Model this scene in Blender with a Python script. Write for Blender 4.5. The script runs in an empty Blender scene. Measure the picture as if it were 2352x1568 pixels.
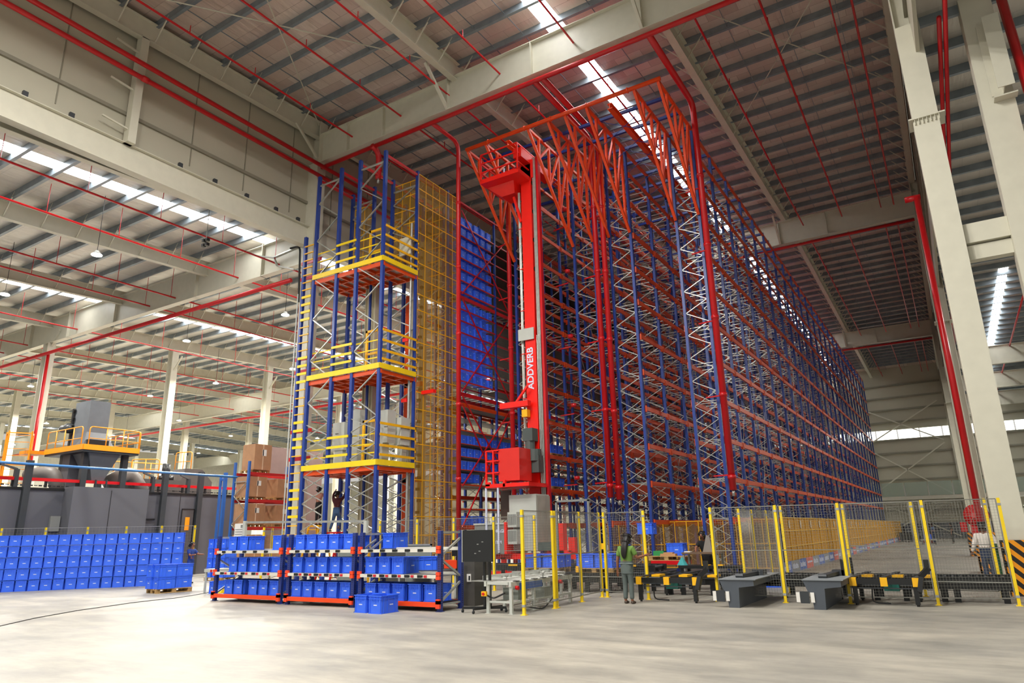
import bpy, math, random
from mathutils import Vector, Matrix
random.seed(7)
SC = bpy.context.scene
COL = SC.collection
R = math.radians

# ---------------------------------------------------------------- camera
cam_d = bpy.data.cameras.new('camera')
cam = bpy.data.objects.new('camera', cam_d)
COL.objects.link(cam)
SC.camera = cam
YAW, PITCH, ROLL = R(-31.79), R(15.54), R(-1.273)
fw = Vector((math.sin(YAW)*math.cos(PITCH), math.cos(YAW)*math.cos(PITCH), math.sin(PITCH)))
rt0 = Vector((math.cos(YAW), -math.sin(YAW), 0)); up0 = rt0.cross(fw)
rt = math.cos(ROLL)*rt0 + math.sin(ROLL)*up0
up = -math.sin(ROLL)*rt0 + math.cos(ROLL)*up0
M3 = Matrix((rt, up, -fw)).transposed().to_4x4()
cam.matrix_world = Matrix.Translation((0, 0, 1.68)) @ M3
cam_d.sensor_width = 36.0
cam_d.lens = 1584.3/2352*36.0
cam_d.clip_end = 500

# ---------------------------------------------------------------- colour management and world
SC.view_settings.view_transform = 'Standard'
SC.view_settings.look = 'None'
SC.view_settings.gamma = 1
SC.view_settings.exposure = 0.15
SC.view_settings.use_curve_mapping = False
W = bpy.data.worlds.new('daylight')
SC.world = W
W.use_nodes = True
bg = W.node_tree.nodes['Background']
bg.inputs[0].default_value = (1.0, 0.97, 0.91, 1)
bg.inputs[1].default_value = 0.52
SC.cycles.max_bounces = 6
SC.cycles.diffuse_bounces = 4
SC.cycles.glossy_bounces = 3
SC.cycles.transparent_max_bounces = 16
SKY_EMIT = 16.0        # translucent rooflight sheets
LAMP_W = 620          # each hanging high-bay lamp

# ---------------------------------------------------------------- materials
def lin(h):
    h = h.lstrip('#'); c = [int(h[i:i+2], 16)/255 for i in (0, 2, 4)]
    return tuple(((x+0.055)/1.055)**2.4 if x > 0.04045 else x/12.92 for x in c)
MATS = {}
def mat(name, hexc, rough=0.5, metal=0.0, var=0.06, scale=3.0, bump=0.0, alpha=None):
    if name in MATS: return MATS[name]
    m = bpy.data.materials.new(name); m.use_nodes = True
    nt = m.node_tree; b = nt.nodes['Principled BSDF']
    c = lin(hexc)
    tc = nt.nodes.new('ShaderNodeTexCoord'); nz = nt.nodes.new('ShaderNodeTexNoise')
    nz.inputs['Scale'].default_value = scale; nz.inputs['Detail'].default_value = 3
    nt.links.new(tc.outputs['Object'], nz.inputs['Vector'])
    rp = nt.nodes.new('ShaderNodeValToRGB')
    rp.color_ramp.elements[0].position = 0.3; rp.color_ramp.elements[1].position = 0.7
    rp.color_ramp.elements[0].color = (*[x*(1-var) for x in c], 1)
    rp.color_ramp.elements[1].color = (*[min(1, x*(1+var)) for x in c], 1)
    nt.links.new(nz.outputs['Fac'], rp.inputs['Fac'])
    nt.links.new(rp.outputs['Color'], b.inputs['Base Color'])
    b.inputs['Roughness'].default_value = rough
    b.inputs['Metallic'].default_value = metal
    if alpha is not None: b.inputs['Alpha'].default_value = alpha
    if bump:
        bp = nt.nodes.new('ShaderNodeBump'); bp.inputs['Strength'].default_value = bump
        nt.links.new(nz.outputs['Fac'], bp.inputs['Height']); nt.links.new(bp.outputs['Normal'], b.inputs['Normal'])
    MATS[name] = m
    return m
def emit(name, hexc, strength):
    m = bpy.data.materials.new(name); m.use_nodes = True
    nt = m.node_tree; b = nt.nodes['Principled BSDF']
    b.inputs['Base Color'].default_value = (*lin(hexc), 1)
    b.inputs['Emission Color'].default_value = (*lin(hexc), 1)
    b.inputs['Emission Strength'].default_value = strength
    MATS[name] = m
    return m
CREAM = mat('cream_steel_paint', '#cfccba', 0.45, 0, .03)
CLAD = mat('cream_cladding', '#b9b5a2', 0.6, 0, .04, .4)
BLUE = mat('blue_rack_paint', '#1f3c8c', 0.35, 0, .06)
ORANGE = mat('orange_rack_paint', '#d6490f', 0.4, 0, .06)
ORANGE2 = mat('bright_orange_paint', '#ea4810', 0.4, 0, .05)
RED = mat('red_pipe_paint', '#c4151c', 0.3, 0, .05)
MRED = mat('crane_red_paint', '#ee1c10', 0.35, 0, .03)
YEL = mat('safety_yellow_paint', '#f2d01c', 0.4, 0, .05)
YEL2 = mat('amber_yellow_paint', '#f0b414', 0.4, 0, .05)
GALV = mat('galvanised_steel', '#b4b6b0', 0.35, .55, .12, 9)
PURL = mat('galvanised_purlin', '#87929a', 0.4, .4, .15, 2)
CRATE = mat('blue_crate_plastic', '#3a6ef2', 0.38, 0, .05, 4)
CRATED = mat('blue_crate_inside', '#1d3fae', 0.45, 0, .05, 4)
WHITE = mat('white_marking', '#d6dcf0', 0.5, 0, .02)
LGREY = mat('light_grey_enamel', '#b9bcb5', 0.4, 0, .03)
MGREY = mat('mid_grey_enamel', '#7d7f7c', 0.45, 0, .04)
DGREY = mat('dark_grey_panel', '#54555c', 0.5, 0, .06, .7)
CHAR = mat('charcoal_steel', '#33373b', 0.45, 0, .08)
BLACK = mat('black_steel', '#191b1c', 0.4, 0, .1)
WOOD = mat('pallet_wood', '#b08d5a', 0.75, 0, .18, 12)
CARD = mat('brown_cardboard', '#b98a5e', 0.7, 0, .08, 3)
PAPER = mat('white_paper', '#dcdad4', 0.7, 0, .02)
SKIN = mat('skin', '#8a5a42', 0.55, 0, .05)
HAIR = mat('black_hair', '#14100f', 0.5, 0, .1)
CABLE = mat('black_cable', '#17181a', 0.5, 0, .05)
STRAPB = mat('blue_panel', '#2458a8', 0.4, 0, .04)
ORRAIL = mat('orange_yellow_rail', '#f0971a', 0.4, 0, .05)
BPIPE = mat('blue_pipe_paint', '#3f78b4', 0.35, 0, .05)
LENS = emit('rooflight_sheet', '#ffffff', SKY_EMIT)
LAMPM = emit('lamp_glow', '#ffffff', 14.0)
WINM = emit('daylit_window', '#fbfff6', 2.2)
GLASS = mat('green_tinted_glass', '#9fb8a8', 0.1, 0, .02, 3, 0, .35)
GLASSP = mat('clear_plastic_screen', '#b8b2a4', 0.15, 0, .02, 3, 0, .28)

def foil_mat(name, c0, c1, rough, metal):
    m = bpy.data.materials.new(name); m.use_nodes = True
    nt = m.node_tree; b = nt.nodes['Principled BSDF']; L = nt.links.new
    tc = nt.nodes.new('ShaderNodeTexCoord')
    br = nt.nodes.new('ShaderNodeTexBrick')
    br.inputs['Scale'].default_value = 1.0; br.inputs['Mortar Size'].default_value = 0.012
    br.inputs['Brick Width'].default_value = 1.25; br.inputs['Row Height'].default_value = 1.5
    br.inputs['Color1'].default_value = (*lin(c0), 1); br.inputs['Color2'].default_value = (*lin(c1), 1)
    br.inputs['Mortar'].default_value = (*[x*.8 for x in lin(c0)], 1)
    L(tc.outputs['Object'], br.inputs['Vector'])
    nz = nt.nodes.new('ShaderNodeTexNoise'); nz.inputs['Scale'].default_value = 1.3; nz.inputs['Detail'].default_value = 5
    mp = nt.nodes.new('ShaderNodeMapping'); mp.inputs['Scale'].default_value = (3.0, .5, 1)
    L(tc.outputs['Object'], mp.inputs['Vector']); L(mp.outputs['Vector'], nz.inputs['Vector'])
    bp = nt.nodes.new('ShaderNodeBump'); bp.inputs['Strength'].default_value = .5; bp.inputs['Distance'].default_value = .12
    L(nz.outputs['Fac'], bp.inputs['Height']); L(bp.outputs['Normal'], b.inputs['Normal'])
    L(br.outputs['Color'], b.inputs['Base Color'])
    b.inputs['Roughness'].default_value = rough; b.inputs['Metallic'].default_value = metal
    return m
FOIL = foil_mat('foil_insulation', '#cbb5ab', '#e2d3c8', .4, .3)
FOILB = foil_mat('foil_insulation_low_bay', '#d8d4cb', '#cac5bb', .42, .3)

def floor_mat():
    m = bpy.data.materials.new('polished_concrete'); m.use_nodes = True
    nt = m.node_tree; b = nt.nodes['Principled BSDF']; L = nt.links.new
    tc = nt.nodes.new('ShaderNodeTexCoord')
    n1 = nt.nodes.new('ShaderNodeTexNoise'); n1.inputs['Scale'].default_value = .35; n1.inputs['Detail'].default_value = 6; n1.inputs['Roughness'].default_value = .62
    n2 = nt.nodes.new('ShaderNodeTexNoise'); n2.inputs['Scale'].default_value = 1.1; n2.inputs['Detail'].default_value = 8; n2.inputs['Roughness'].default_value = .7
    mp = nt.nodes.new('ShaderNodeMapping'); mp.inputs['Rotation'].default_value = (0, 0, R(25)); mp.inputs['Scale'].default_value = (.5, 1.6, 1)
    L(tc.outputs['Object'], n1.inputs['Vector']); L(tc.outputs['Object'], mp.inputs['Vector']); L(mp.outputs['Vector'], n2.inputs['Vector'])
    r1 = nt.nodes.new('ShaderNodeValToRGB')
    r1.color_ramp.elements[0].position = .35; r1.color_ramp.elements[0].color = (*lin('#8d8a82'), 1)
    r1.color_ramp.elements[1].position = .66; r1.color_ramp.elements[1].color = (*lin('#aca698'), 1)
    r2 = nt.nodes.new('ShaderNodeValToRGB')
    r2.color_ramp.elements[0].position = .36; r2.color_ramp.elements[0].color = (.58, .60, .62, 1)
    r2.color_ramp.elements[1].position = .62; r2.color_ramp.elements[1].color = (1, 1, 1, 1)
    L(n1.outputs['Fac'], r1.inputs['Fac']); L(n2.outputs['Fac'], r2.inputs['Fac'])
    mx = nt.nodes.new('ShaderNodeMix'); mx.data_type = 'RGBA'; mx.blend_type = 'MULTIPLY'; mx.inputs[0].default_value = .85
    L(r1.outputs['Color'], mx.inputs[6]); L(r2.outputs['Color'], mx.inputs[7])
    L(mx.outputs[2], b.inputs['Base Color'])
    rr = nt.nodes.new('ShaderNodeMapRange'); rr.inputs['To Min'].default_value = .4; rr.inputs['To Max'].default_value = .68
    L(n2.outputs['Fac'], rr.inputs['Value']); L(rr.outputs['Result'], b.inputs['Roughness'])
    return m
FLOORM = floor_mat()

def stripe_mat():
    m = bpy.data.materials.new('hazard_stripes'); m.use_nodes = True
    nt = m.node_tree; b = nt.nodes['Principled BSDF']; L = nt.links.new
    tc = nt.nodes.new('ShaderNodeTexCoord'); sp = nt.nodes.new('ShaderNodeSeparateXYZ')
    L(tc.outputs['Object'], sp.inputs[0])
    def mth(op, a, bb):
        n = nt.nodes.new('ShaderNodeMath'); n.operation = op
        for i, v in enumerate((a, bb)):
            if isinstance(v, (int, float)): n.inputs[i].default_value = v
            else: L(v, n.inputs[i])
        return n.outputs[0]
    s = mth('ADD', mth('MULTIPLY', sp.outputs[0], 1.0), mth('MULTIPLY', sp.outputs[1], 1.0))
    s = mth('ADD', s, sp.outputs[2])
    g = mth('GREATER_THAN', mth('PINGPONG', s, .14), .07)
    mx = nt.nodes.new('ShaderNodeMix'); mx.data_type = 'RGBA'
    mx.inputs[6].default_value = (*lin('#f29a0c'), 1); mx.inputs[7].default_value = (*lin('#1c1a18'), 1)
    L(g, mx.inputs[0]); L(mx.outputs[2], b.inputs['Base Color']); b.inputs['Roughness'].default_value = .5
    return m
STRIPE = stripe_mat()
AMBERMESH = mat('amber_mesh_sheet', '#b08418', 0.6, 0, .05, 2, 0, .3)
AMBER = mat('amber_barrier_sheet', '#c68e14', 0.6, 0, .04, 1)

# ---------------------------------------------------------------- mesh building
class MB:
    def __init__(s): s.v = []; s.f = []; s.m = []
    def hexa(s, c, m=0):
        n = len(s.v); s.v += [tuple(p) for p in c]
        for q in ((0, 3, 2, 1), (4, 5, 6, 7), (0, 1, 5, 4), (1, 2, 6, 5), (2, 3, 7, 6), (3, 0, 4, 7)):
            s.f.append(tuple(n+i for i in q)); s.m.append(m)
        return s
    def box(s, x0, x1, y0, y1, z0, z1, m=0):
        return s.hexa([(x0, y0, z0), (x1, y0, z0), (x1, y1, z0), (x0, y1, z0), (x0, y0, z1), (x1, y0, z1), (x1, y1, z1), (x0, y1, z1)], m)
    def cbox(s, c, d, m=0):
        return s.box(c[0]-d[0]/2, c[0]+d[0]/2, c[1]-d[1]/2, c[1]+d[1]/2, c[2]-d[2]/2, c[2]+d[2]/2, m)
    def bar(s, p, q, w, h=None, m=0):
        p = Vector(p); q = Vector(q); h = h or w
        d = (q-p).normalized(); ref = Vector((0, 0, 1)) if abs(d.z) < .95 else Vector((0, 1, 0))
        a = d.cross(ref).normalized()*(w/2); b = a.cross(d).normalized()*(h/2)
        return s.hexa([p-a-b, p+a-b, p+a+b, p-a+b, q-a-b, q+a-b, q+a+b, q-a+b], m)
    def tube(s, pts, r, n=8, m=0, cap=True):
        pts = [Vector(p) for p in pts]; k = len(pts); rs = r if isinstance(r, (list, tuple)) else [r]*k
        base = len(s.v); a = None
        for i, p in enumerate(pts):
            d = (pts[min(i+1, k-1)]-pts[max(i-1, 0)]).normalized()
            if a is None:
                ref = Vector((0, 0, 1)) if abs(d.z) < .9 else Vector((1, 0, 0)); a = d.cross(ref).normalized()
            else: a = (a-d*a.dot(d)).normalized()
            b = d.cross(a)
            for j in range(n):
                t = 2*math.pi*j/n; s.v.append(tuple(p+(a*math.cos(t)+b*math.sin(t))*rs[i]))
        for i in range(k-1):
            for j in range(n):
                s.f.append((base+i*n+j, base+i*n+(j+1) % n, base+(i+1)*n+(j+1) % n, base+(i+1)*n+j)); s.m.append(m)
        if cap:
            s.f.append(tuple(base+j for j in range(n))[::-1]); s.m.append(m)
            s.f.append(tuple(base+(k-1)*n+j for j in range(n))); s.m.append(m)
        return s
    def quad(s, a, b, c, d, m=0):
        n = len(s.v); s.v += [tuple(a), tuple(b), tuple(c), tuple(d)]; s.f.append((n, n+1, n+2, n+3)); s.m.append(m); return s
    def prism(s, poly, y0, y1, m=0):
        """outline in x,z extruded from y0 to y1"""
        n = len(s.v); k = len(poly)
        s.v += [(x, y0, z) for x, z in poly]+[(x, y1, z) for x, z in poly]
        s.f.append(tuple(range(n, n+k))); s.m.append(m)
        s.f.append(tuple(range(n+k, n+2*k))[::-1]); s.m.append(m)
        for i in range(k):
            j = (i+1) % k; s.f.append((n+i, n+k+i, n+k+j, n+j)); s.m.append(m)
        return s
    def ibeam(s, p, q, w, h, t=.03, m=0):
        """I section along a horizontal or vertical line; h measured along z (or y for columns)"""
        p = Vector(p); q = Vector(q); d = (q-p).normalized()
        up_ = Vector((0, 0, 1)) if abs(d.z) < .5 else Vector((1, 0, 0))
        o = up_*(h/2-t/2)
        a = d.cross(up_).normalized()
        def slab(c, ww, hh):
            A = a*ww/2; B = up_*hh/2
            s.hexa([p+c-A-B, p+c+A-B, p+c+A+B, p+c-A+B, q+c-A-B, q+c+A-B, q+c+A+B, q+c-A+B], m)
        slab(o, w, t); slab(-o, w, t); slab(Vector((0, 0, 0)), t, h-2*t)
        return s
    def build(s, name, mats, parent=None, smooth=False, off=None):
        me = bpy.data.meshes.new(name)
        o_ = Vector((0, 0, 0))
        if off is not None: o_ = Vector(off)
        elif parent is not None:
            q_ = parent
            while q_ is not None: o_ = o_+Vector(q_.location); q_ = q_.parent
        me.from_pydata([tuple(Vector(v)-o_) for v in s.v] if o_.length > 0 else s.v, [], s.f)
        ms = mats if isinstance(mats, (list, tuple)) else [mats]
        for k in ms: me.materials.append(k)
        if len(ms) > 1: me.polygons.foreach_set('material_index', s.m)
        if smooth: me.polygons.foreach_set('use_smooth', [True]*len(s.f))
        me.update()
        ob = bpy.data.objects.new(name, me); COL.objects.link(ob)
        if parent is not None: ob.parent = parent
        return ob
LABELS = {}
def tag(o, label, cat, group=None, kind=None):
    o['label'] = label; o['category'] = cat
    if group: o['group'] = group
    if kind: o['kind'] = kind
    LABELS.setdefault(label, []).append(o.name)
    return o
def thing(name, loc, label, cat, group=None, rz=0):
    o = bpy.data.objects.new(name, None); COL.objects.link(o)
    o.empty_display_size = .2
    o.location = loc; o.rotation_euler = (0, 0, rz)
    return tag(o, label, cat, group)
def struct(o):
    o['kind'] = 'structure'; return o
def solo(mb, name, mats, loc, label, cat, group=None, smooth=False, kind=None):
    """one-mesh thing: mesh given in world coordinates, origin moved to loc"""
    o = mb.build(name, mats, None, smooth, off=loc); o.location = loc
    return tag(o, label, cat, group, kind)
def dup(o, loc, rz=None, label=None, group=None, cat=None):
    kids = [c for c in o.children]
    r = o.copy(); COL.objects.link(r); r.location = loc
    if rz is not None: r.rotation_euler = (0, 0, rz)
    for ch in kids:
        c = ch.copy(); COL.objects.link(c); c.parent = r
        for g in ch.children:
            d = g.copy(); COL.objects.link(d); d.parent = c
    if label: r['label'] = label; LABELS.setdefault(label, []).append(r.name)
    if group: r['group'] = group
    return r
def text_mesh(s, size, name, material, parent, matrix, extrude=.004):
    c = bpy.data.curves.new(name, 'FONT'); c.body = s; c.size = size; c.extrude = extrude; c.offset = size*.025
    c.align_x = 'LEFT'
    t = bpy.data.objects.new(name, c); COL.objects.link(t)
    dg = bpy.context.evaluated_depsgraph_get(); dg.update()
    me = bpy.data.meshes.new_from_object(t.evaluated_get(dg))
    bpy.data.objects.remove(t)
    me.materials.clear(); me.materials.append(material)
    ob = bpy.data.objects.new(name, me); COL.objects.link(ob)
    if parent is not None: ob.parent = parent
    ob.matrix_local = matrix
    return ob
ORD = ['first', 'second', 'third', 'fourth', 'fifth', 'sixth', 'seventh', 'eighth', 'ninth', 'tenth', 'eleventh', 'twelfth',
       'thirteenth', 'fourteenth', 'fifteenth', 'sixteenth', 'seventeenth', 'eighteenth', 'nineteenth', 'twentieth']
# ================================================================ THE HALL
def fh(y): return .028*(min(y, 104-y)-21.3)      # pitch of the high roof
def fl_(y): return .04*(min(y, 104-y)-21.3)      # pitch of the low roof
def sloped(mb, x0, x1, z0, z1, f, y0=-8, y1=102.5):
    for a, b in ((y0, 52), (52, y1)):
        mb.hexa([(x0, a, z0+f(a)), (x1, a, z0+f(a)), (x1, b, z0+f(b)), (x0, b, z0+f(b)), (x0, a, z1+f(a)), (x1, a, z1+f(a)), (x1, b, z1+f(b)), (x0, b, z1+f(b))])
    return mb
ROOF, LOW = 22.3, 16.7
fl = MB().quad((-125, -25, 0), (50, -25, 0), (50, 110, 0), (-125, 110, 0)).build('floor', FLOORM); struct(fl)

# --- far wall with window band
FY = 102.5
w = MB().box(-125, 50, FY, FY+.2, 0, 12.4).box(-125, 50, FY, FY+.2, 13.6, 23)
struct(w.build('wall_back', CLAD))
struct(MB().box(-125, 50, FY-.05, FY, 0, 1.9).build('trim_1', mat('grey_wainscot', '#6d7177', .6)))
k = 0
x = -20.0
while x < 30:
    k += 1
    wn = MB().box(x+.08, x+2.42, FY+.06, FY+.1, 12.42, 13.58).build('window_%d' % k, WINM); struct(wn)
    x += 2.5
g = MB()
for z in (3.4, 5.0, 7.2, 8.9, 10.6, 12.25, 14.6, 16.2, 17.8, 19.4): g.box(-30, 30, FY-.22, FY, z-.1, z+.1)
struct(g.build('trim_2', mat('girt_steel', '#8d8a7a', .6)))
# cross bracing rods of the far wall
for i, (xa, za, xb, zb) in enumerate([(-8.6, 5.6, 0, 11.5), (-8.6, 11.2, 0, 5.2), (-8.6, 16.5, 0, 11.8), (-8.6, 11.8, 0, 16.8), (-8.6, .2, 0, 4.8), (-8.6, 4.6, 0, .2)]):
    solo(MB().bar((xa, FY-.5, za), (xb, FY-.5, zb), .14), 'wall_brace', CREAM, (xa, FY-.5, za),
         'cream diagonal brace on the far end wall %s' % ['rising to the right above the glass balcony', 'falling to the right above the glass balcony', 'falling to the right above the window band',
          'rising to the right above the window band', 'rising to the right under the balcony', 'falling to the right behind the far people'][i], 'brace', 'far wall braces')
for i, x in enumerate((-16.2, -8.7, .9)):
    solo(MB().ibeam((x, FY-.5, 0), (x, FY-.5, 21), .35, .35), 'wall_post', CREAM, (x, FY-.5, 0),
         'slim cream steel post against the far end wall, %s' % ['left one behind the racking', 'middle, ending the racking', 'right one by the column row'][i], 'post', 'far wall posts')
# balcony with glass balustrade
bal = thing('balcony', (-4, 98.5, 4.6), 'long far balcony with green tinted glass balustrade below the window band', 'balcony')
MB().box(-10, 30, 97.5, 101.7, 4.55, 4.95).build('deck', CREAM, bal)
for i in range(16):
    MB().box(-10+i*2.5+.05, -10+i*2.5+2.4, 97.55, 97.58, 5.0, 6.6).build('glass_panel', GLASS, bal)
for i in range(17):
    MB().box(-10+i*2.5-.04, -10+i*2.5+.04, 97.5, 97.62, 4.95, 6.3).build('baluster', GALV, bal)

# --- high bay roof
ce = struct(sloped(sloped(MB(), -24.7, -11.55, ROOF, ROOF+.15, fh), -10.75, 1.1, ROOF, ROOF+.15, fh).build('ceiling', FOIL))
def purlin(mb, x0, x1, y, z0, z1):
    return mb.box(x0, x1, y-.02, y+.02, z0, z1).box(x0, x1, y-.02, y+.11, z0-.015, z0+.0)
y = 8.0
while y < 101:
    purlin(MB(), -24.6, 1.05, y, ROOF-.28+fh(y), ROOF+fh(y)).build('purlin', PURL, ce); y += 1.5
struct(sloped(MB(), -11.55, -10.75, ROOF+.05, ROOF+.1, fh).build('window_30', LENS))
m = MB()
for x in (-22.6, -20.5, -18.4, -13.9, -12.4, -9.3, -5, -2.9, -.9):
    sloped(m, x-.012, x+.012, ROOF-.2, ROOF-.16, fh)
m.build('sag_rod', PURL, ce)['kind'] = 'stuff'

# --- clerestory walls
def seams(mb, x, zlist, ylist, s):
    for z in zlist: mb.box(min(x, x+s*.1), max(x, x+s*.1), -8, FY, z-.07, z+.07)
    for yy in ylist: mb.box(min(x, x+s*.03), max(x, x+s*.03), yy-.02, yy+.02, LOW, ROOF)
struct(MB().box(-24.95, -24.8, -8, FY, 15.9, ROOF+1.2).build('wall_left', CLAD))
mm = MB(); seams(mm, -24.8, (17.6, 19.5, 21.3), [7+2.6*i for i in range(36)], 1)
struct(mm.build('trim_3', mat('girt_steel2', '#8a8676', .6)))
struct(MB().box(1.12, 1.22, -8, FY, 15.0, ROOF+1.2).build('wall_right', CLAD))
mm = MB(); seams(mm, 1.12, (16.5, 18.2, 20.2), [9+2.6*i for i in range(34)], -1)
struct(mm.build('trim_4', MATS['girt_steel2']))

# --- low bay roofs
SKL = [(-28.8, -28.0), (-45.3, -44.5), (-61.4, -60.6), (-77.4, -76.6), (-93.6, -92.8), (-109.8, -109)]
xs = [-24.9]+[v for p in SKL for v in (p[1], p[0])]+[-120]
m = MB()
for i in range(0, len(xs), 2): sloped(m, xs[i+1], xs[i], LOW, LOW+.15, fl_)
cl = struct(m.build('ceiling', FOILB))
for i, (a, b) in enumerate(SKL):
    struct(sloped(MB(), a, b, LOW+.05, LOW+.1, fl_).build('window_%d' % (31+i), LENS))
y = -2.0
while y < 101:
    purlin(MB(), -119, -25, y, LOW-.28+fl_(y), LOW+fl_(y)).build('purlin', PURL, cl); y += 1.5
cr = struct(MB().box(1.22, 4.35, -8, FY, 16.4-.2, 16.4-.05).box(4.85, 20, -8, FY, 16.4-.2, 16.4-.05).box(20.8, 50, -8, FY, 16.4-.2, 16.4-.05).build('ceiling', FOILB))
struct(MB().box(4.35, 4.85, 48, FY, 16.4-.15, 16.4-.1).build('window_40', LENS))
struct(MB().box(20, 20.8, -8, FY, 16.4-.15, 16.4-.1).build('window_41', LENS))
struct(MB().box(4.35, 4.85, -8, 48, 16.4-.2, 16.4-.05).build('trim_5', FOILB))
y = 10.0
while y < 101:
    purlin(MB(), 1.3, 49, y, 16.4-.48, 16.4-.2).build('purlin', PURL, cr); y += 1.6
# outer side walls
struct(MB().box(-120.2, -120, -8, FY, 0, LOW+.2).build('wall_left_far', mat('lightened_cladding', '#dedac9', .6)))  # cladding colour lightened to stand in for light missing this far back
k = 50
for i in range(14):
    k += 1; struct(MB().box(-119.98, -119.94, 16+i*6, 19.4+i*6, 2.2, 4.6).build('window_%d' % k, WINM))
struct(MB().box(49, 49.2, -8, FY, 0, LOW+.2).build('wall_right_far', CLAD))
for i in range(5):
    k += 1; struct(MB().box(4.4+i*2.3, 6+i*2.3, FY-.1, FY-.06, 1.2, 3.6).build('window_%d' % k, WINM))

# --- steel frame: girders (along x), rafters (along y), columns
def fly_braces(o, x, ys, z0, z1, side):
    b = MB()
    for yy in ys: b.bar((x, yy, z0), (x+side*.9, yy, z1), .05)
    b.build('fly_brace', CREAM, o)
for i, gy in enumerate((21.3, 45.6, 78.0)):
    t = thing('roof_girder', (-12, gy, 19.7), 'deep cream steel girder crossing under the high roof, %s' % ['nearest, above the red crane', 'second, half way along the racking', 'farthest, near the end wall'][i], 'girder', 'high bay girders')
    MB().ibeam((-24.3, gy, 20.5), (.9, gy, 20.5), .36, 1.6, .035).build('web_and_flanges', CREAM, t)
    for x in (-22.3, -20.0, -11.9, -4.2, -16.2, -7.1):
        MB().box(x-.02, x+.02, gy-.19, gy+.19, 19.72, 21.3).build('stiffener', CREAM, t)
    for x in (-16.2, -7.1):
        MB().bar((x, gy-.15, 19.75), (x, gy-1.7, 21.15), .12).build('knee_brace', CREAM, t)
for i, x in enumerate((-24.4, -15.9, -6.9, .85)):
    nm = ['at the left cladding', 'left of the rooflight strip', 'right of the rooflight strip', 'at the right cladding'][i]
    t = thing('roof_rafter', (x, 47, 21.1), 'long cream steel rafter of the high roof, %s' % nm, 'rafter', 'high bay rafters')
    MB().ibeam((x, -6, 21.6+fh(-6)), (x, 52, 21.6+fh(52)), .3, .9, .03).ibeam((x, 52, 21.6+fh(52)), (x, 102, 21.6+fh(102)), .3, .9, .03).build('web_and_flanges', CREAM, t)
    b = MB()
    yy = 9.5
    while yy < 100:
        for s in ((-1, 1) if i in (1, 2) else ((1,) if i == 0 else (-1,))): b.bar((x, yy, 21.2+fh(yy)), (x+s*.85, yy, ROOF-.1+fh(yy)), .045)
        yy += 1.5
    fb = b.build('fly_braces', CREAM, t); fb['kind'] = 'stuff'
def column(x, y, z, w, d, label, group, splice=None):
    t = thing('steel_column', (x, y, 0), label, 'column', group)
    MB().ibeam((x, y, 0), (x, y, z), d, w, .03).build('shaft', CREAM, t)
    MB().box(x-w/2-.12, x+w/2+.12, y-d/2-.12, y+d/2+.12, 0, .04).build('base_plate', CREAM, t)
    if splice:
        s = MB().box(x-w/2-.1, x+w/2+.16, y-d/2-.1, y+d/2+.1, splice, splice+.04)
        for q in range(7): s.box(x-w/2+.04+q*.1, x-w/2+.055+q*.1, y-d/2-.08, y-d/2, splice-.16, splice)
        s.build('splice_plate', CREAM, t)
    return t
t = column(1.02, 21.3, 22, .64, .55, 'broad cream steel column with a bolted splice, striped guard at its foot', 'high bay columns', 12.85)
MB().box(.72, 1.34, 21.01, 21.03, 0, 16).build('face_plate', CREAM, t)
column(1.05, 45.6, 22, .7, .6, 'cream steel column behind the hose reel on the right of the aisle', 'high bay columns', 12.85)
column(1.05, 78, 22, .7, .6, 'farthest cream steel column on the right of the aisle', 'high bay columns', 12.85)
t = column(-24.5, 21.3, 22, .7, .5, 'cream steel column on the left behind the yellow ladder', 'high bay columns')
MB().box(-24.85, -24.15, 21.03, 21.05, 0, 19.7).build('face_plate', CREAM, t)
MB().bar((-24.2, 21, 19.9), (-24.2, 19.6, 21.15), .1).build('knee_brace', CREAM, t)
column(-24.5, 45.6, 22, .7, .5, 'cream steel column hidden far behind the racking on the left', 'high bay columns')
t = thing('wall_stub_post', (-24.4, 12.1, 16.3), 'short cream post on the left cladding behind the twin red pipes', 'post')
MB().box(-24.6, -24.25, 11.95, 12.25, 16.25, 21.0).build('shaft', CREAM, t)
MB().bar((-24.4, 12, 20.2), (-24.4, 11.1, 20.3), .06).bar((-24.4, 12, 18.5), (-24.4, 11.1, 18.6), .06).bar((-24.4, 12, 16.8), (-24.4, 11.0, 16.9), .06).build('outrigger', CREAM, t)
m = MB()
for yy in (8.5, 10, 14.2, 15.8, 17.4, 19, 20.3): m.box(-24.62, -24.5, yy, yy+.16, LOW+.1, LOW+.32)
m.build('purlin_end', CHAR, t) if False else None
t = thing('eave_beam', (-24.6, 47, 15.3), 'cream eave beam along the foot of the left cladding', 'beam')
MB().box(-24.75, -24.6, -6, 102, 15.25, 16.25).box(-24.85, -24.45, -6, 102, 15.22, 15.26).box(-24.85, -24.45, -6, 102, 16.25, 16.28).build('web_and_flanges', CREAM, t)
for yy in (8.5, 10, 14.2, 15.8, 17.4, 19, 20.3): MB().box(-24.62, -24.5, yy, yy+.16, 16.28, 16.5).build('purlin_end', CHAR, t)
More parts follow.
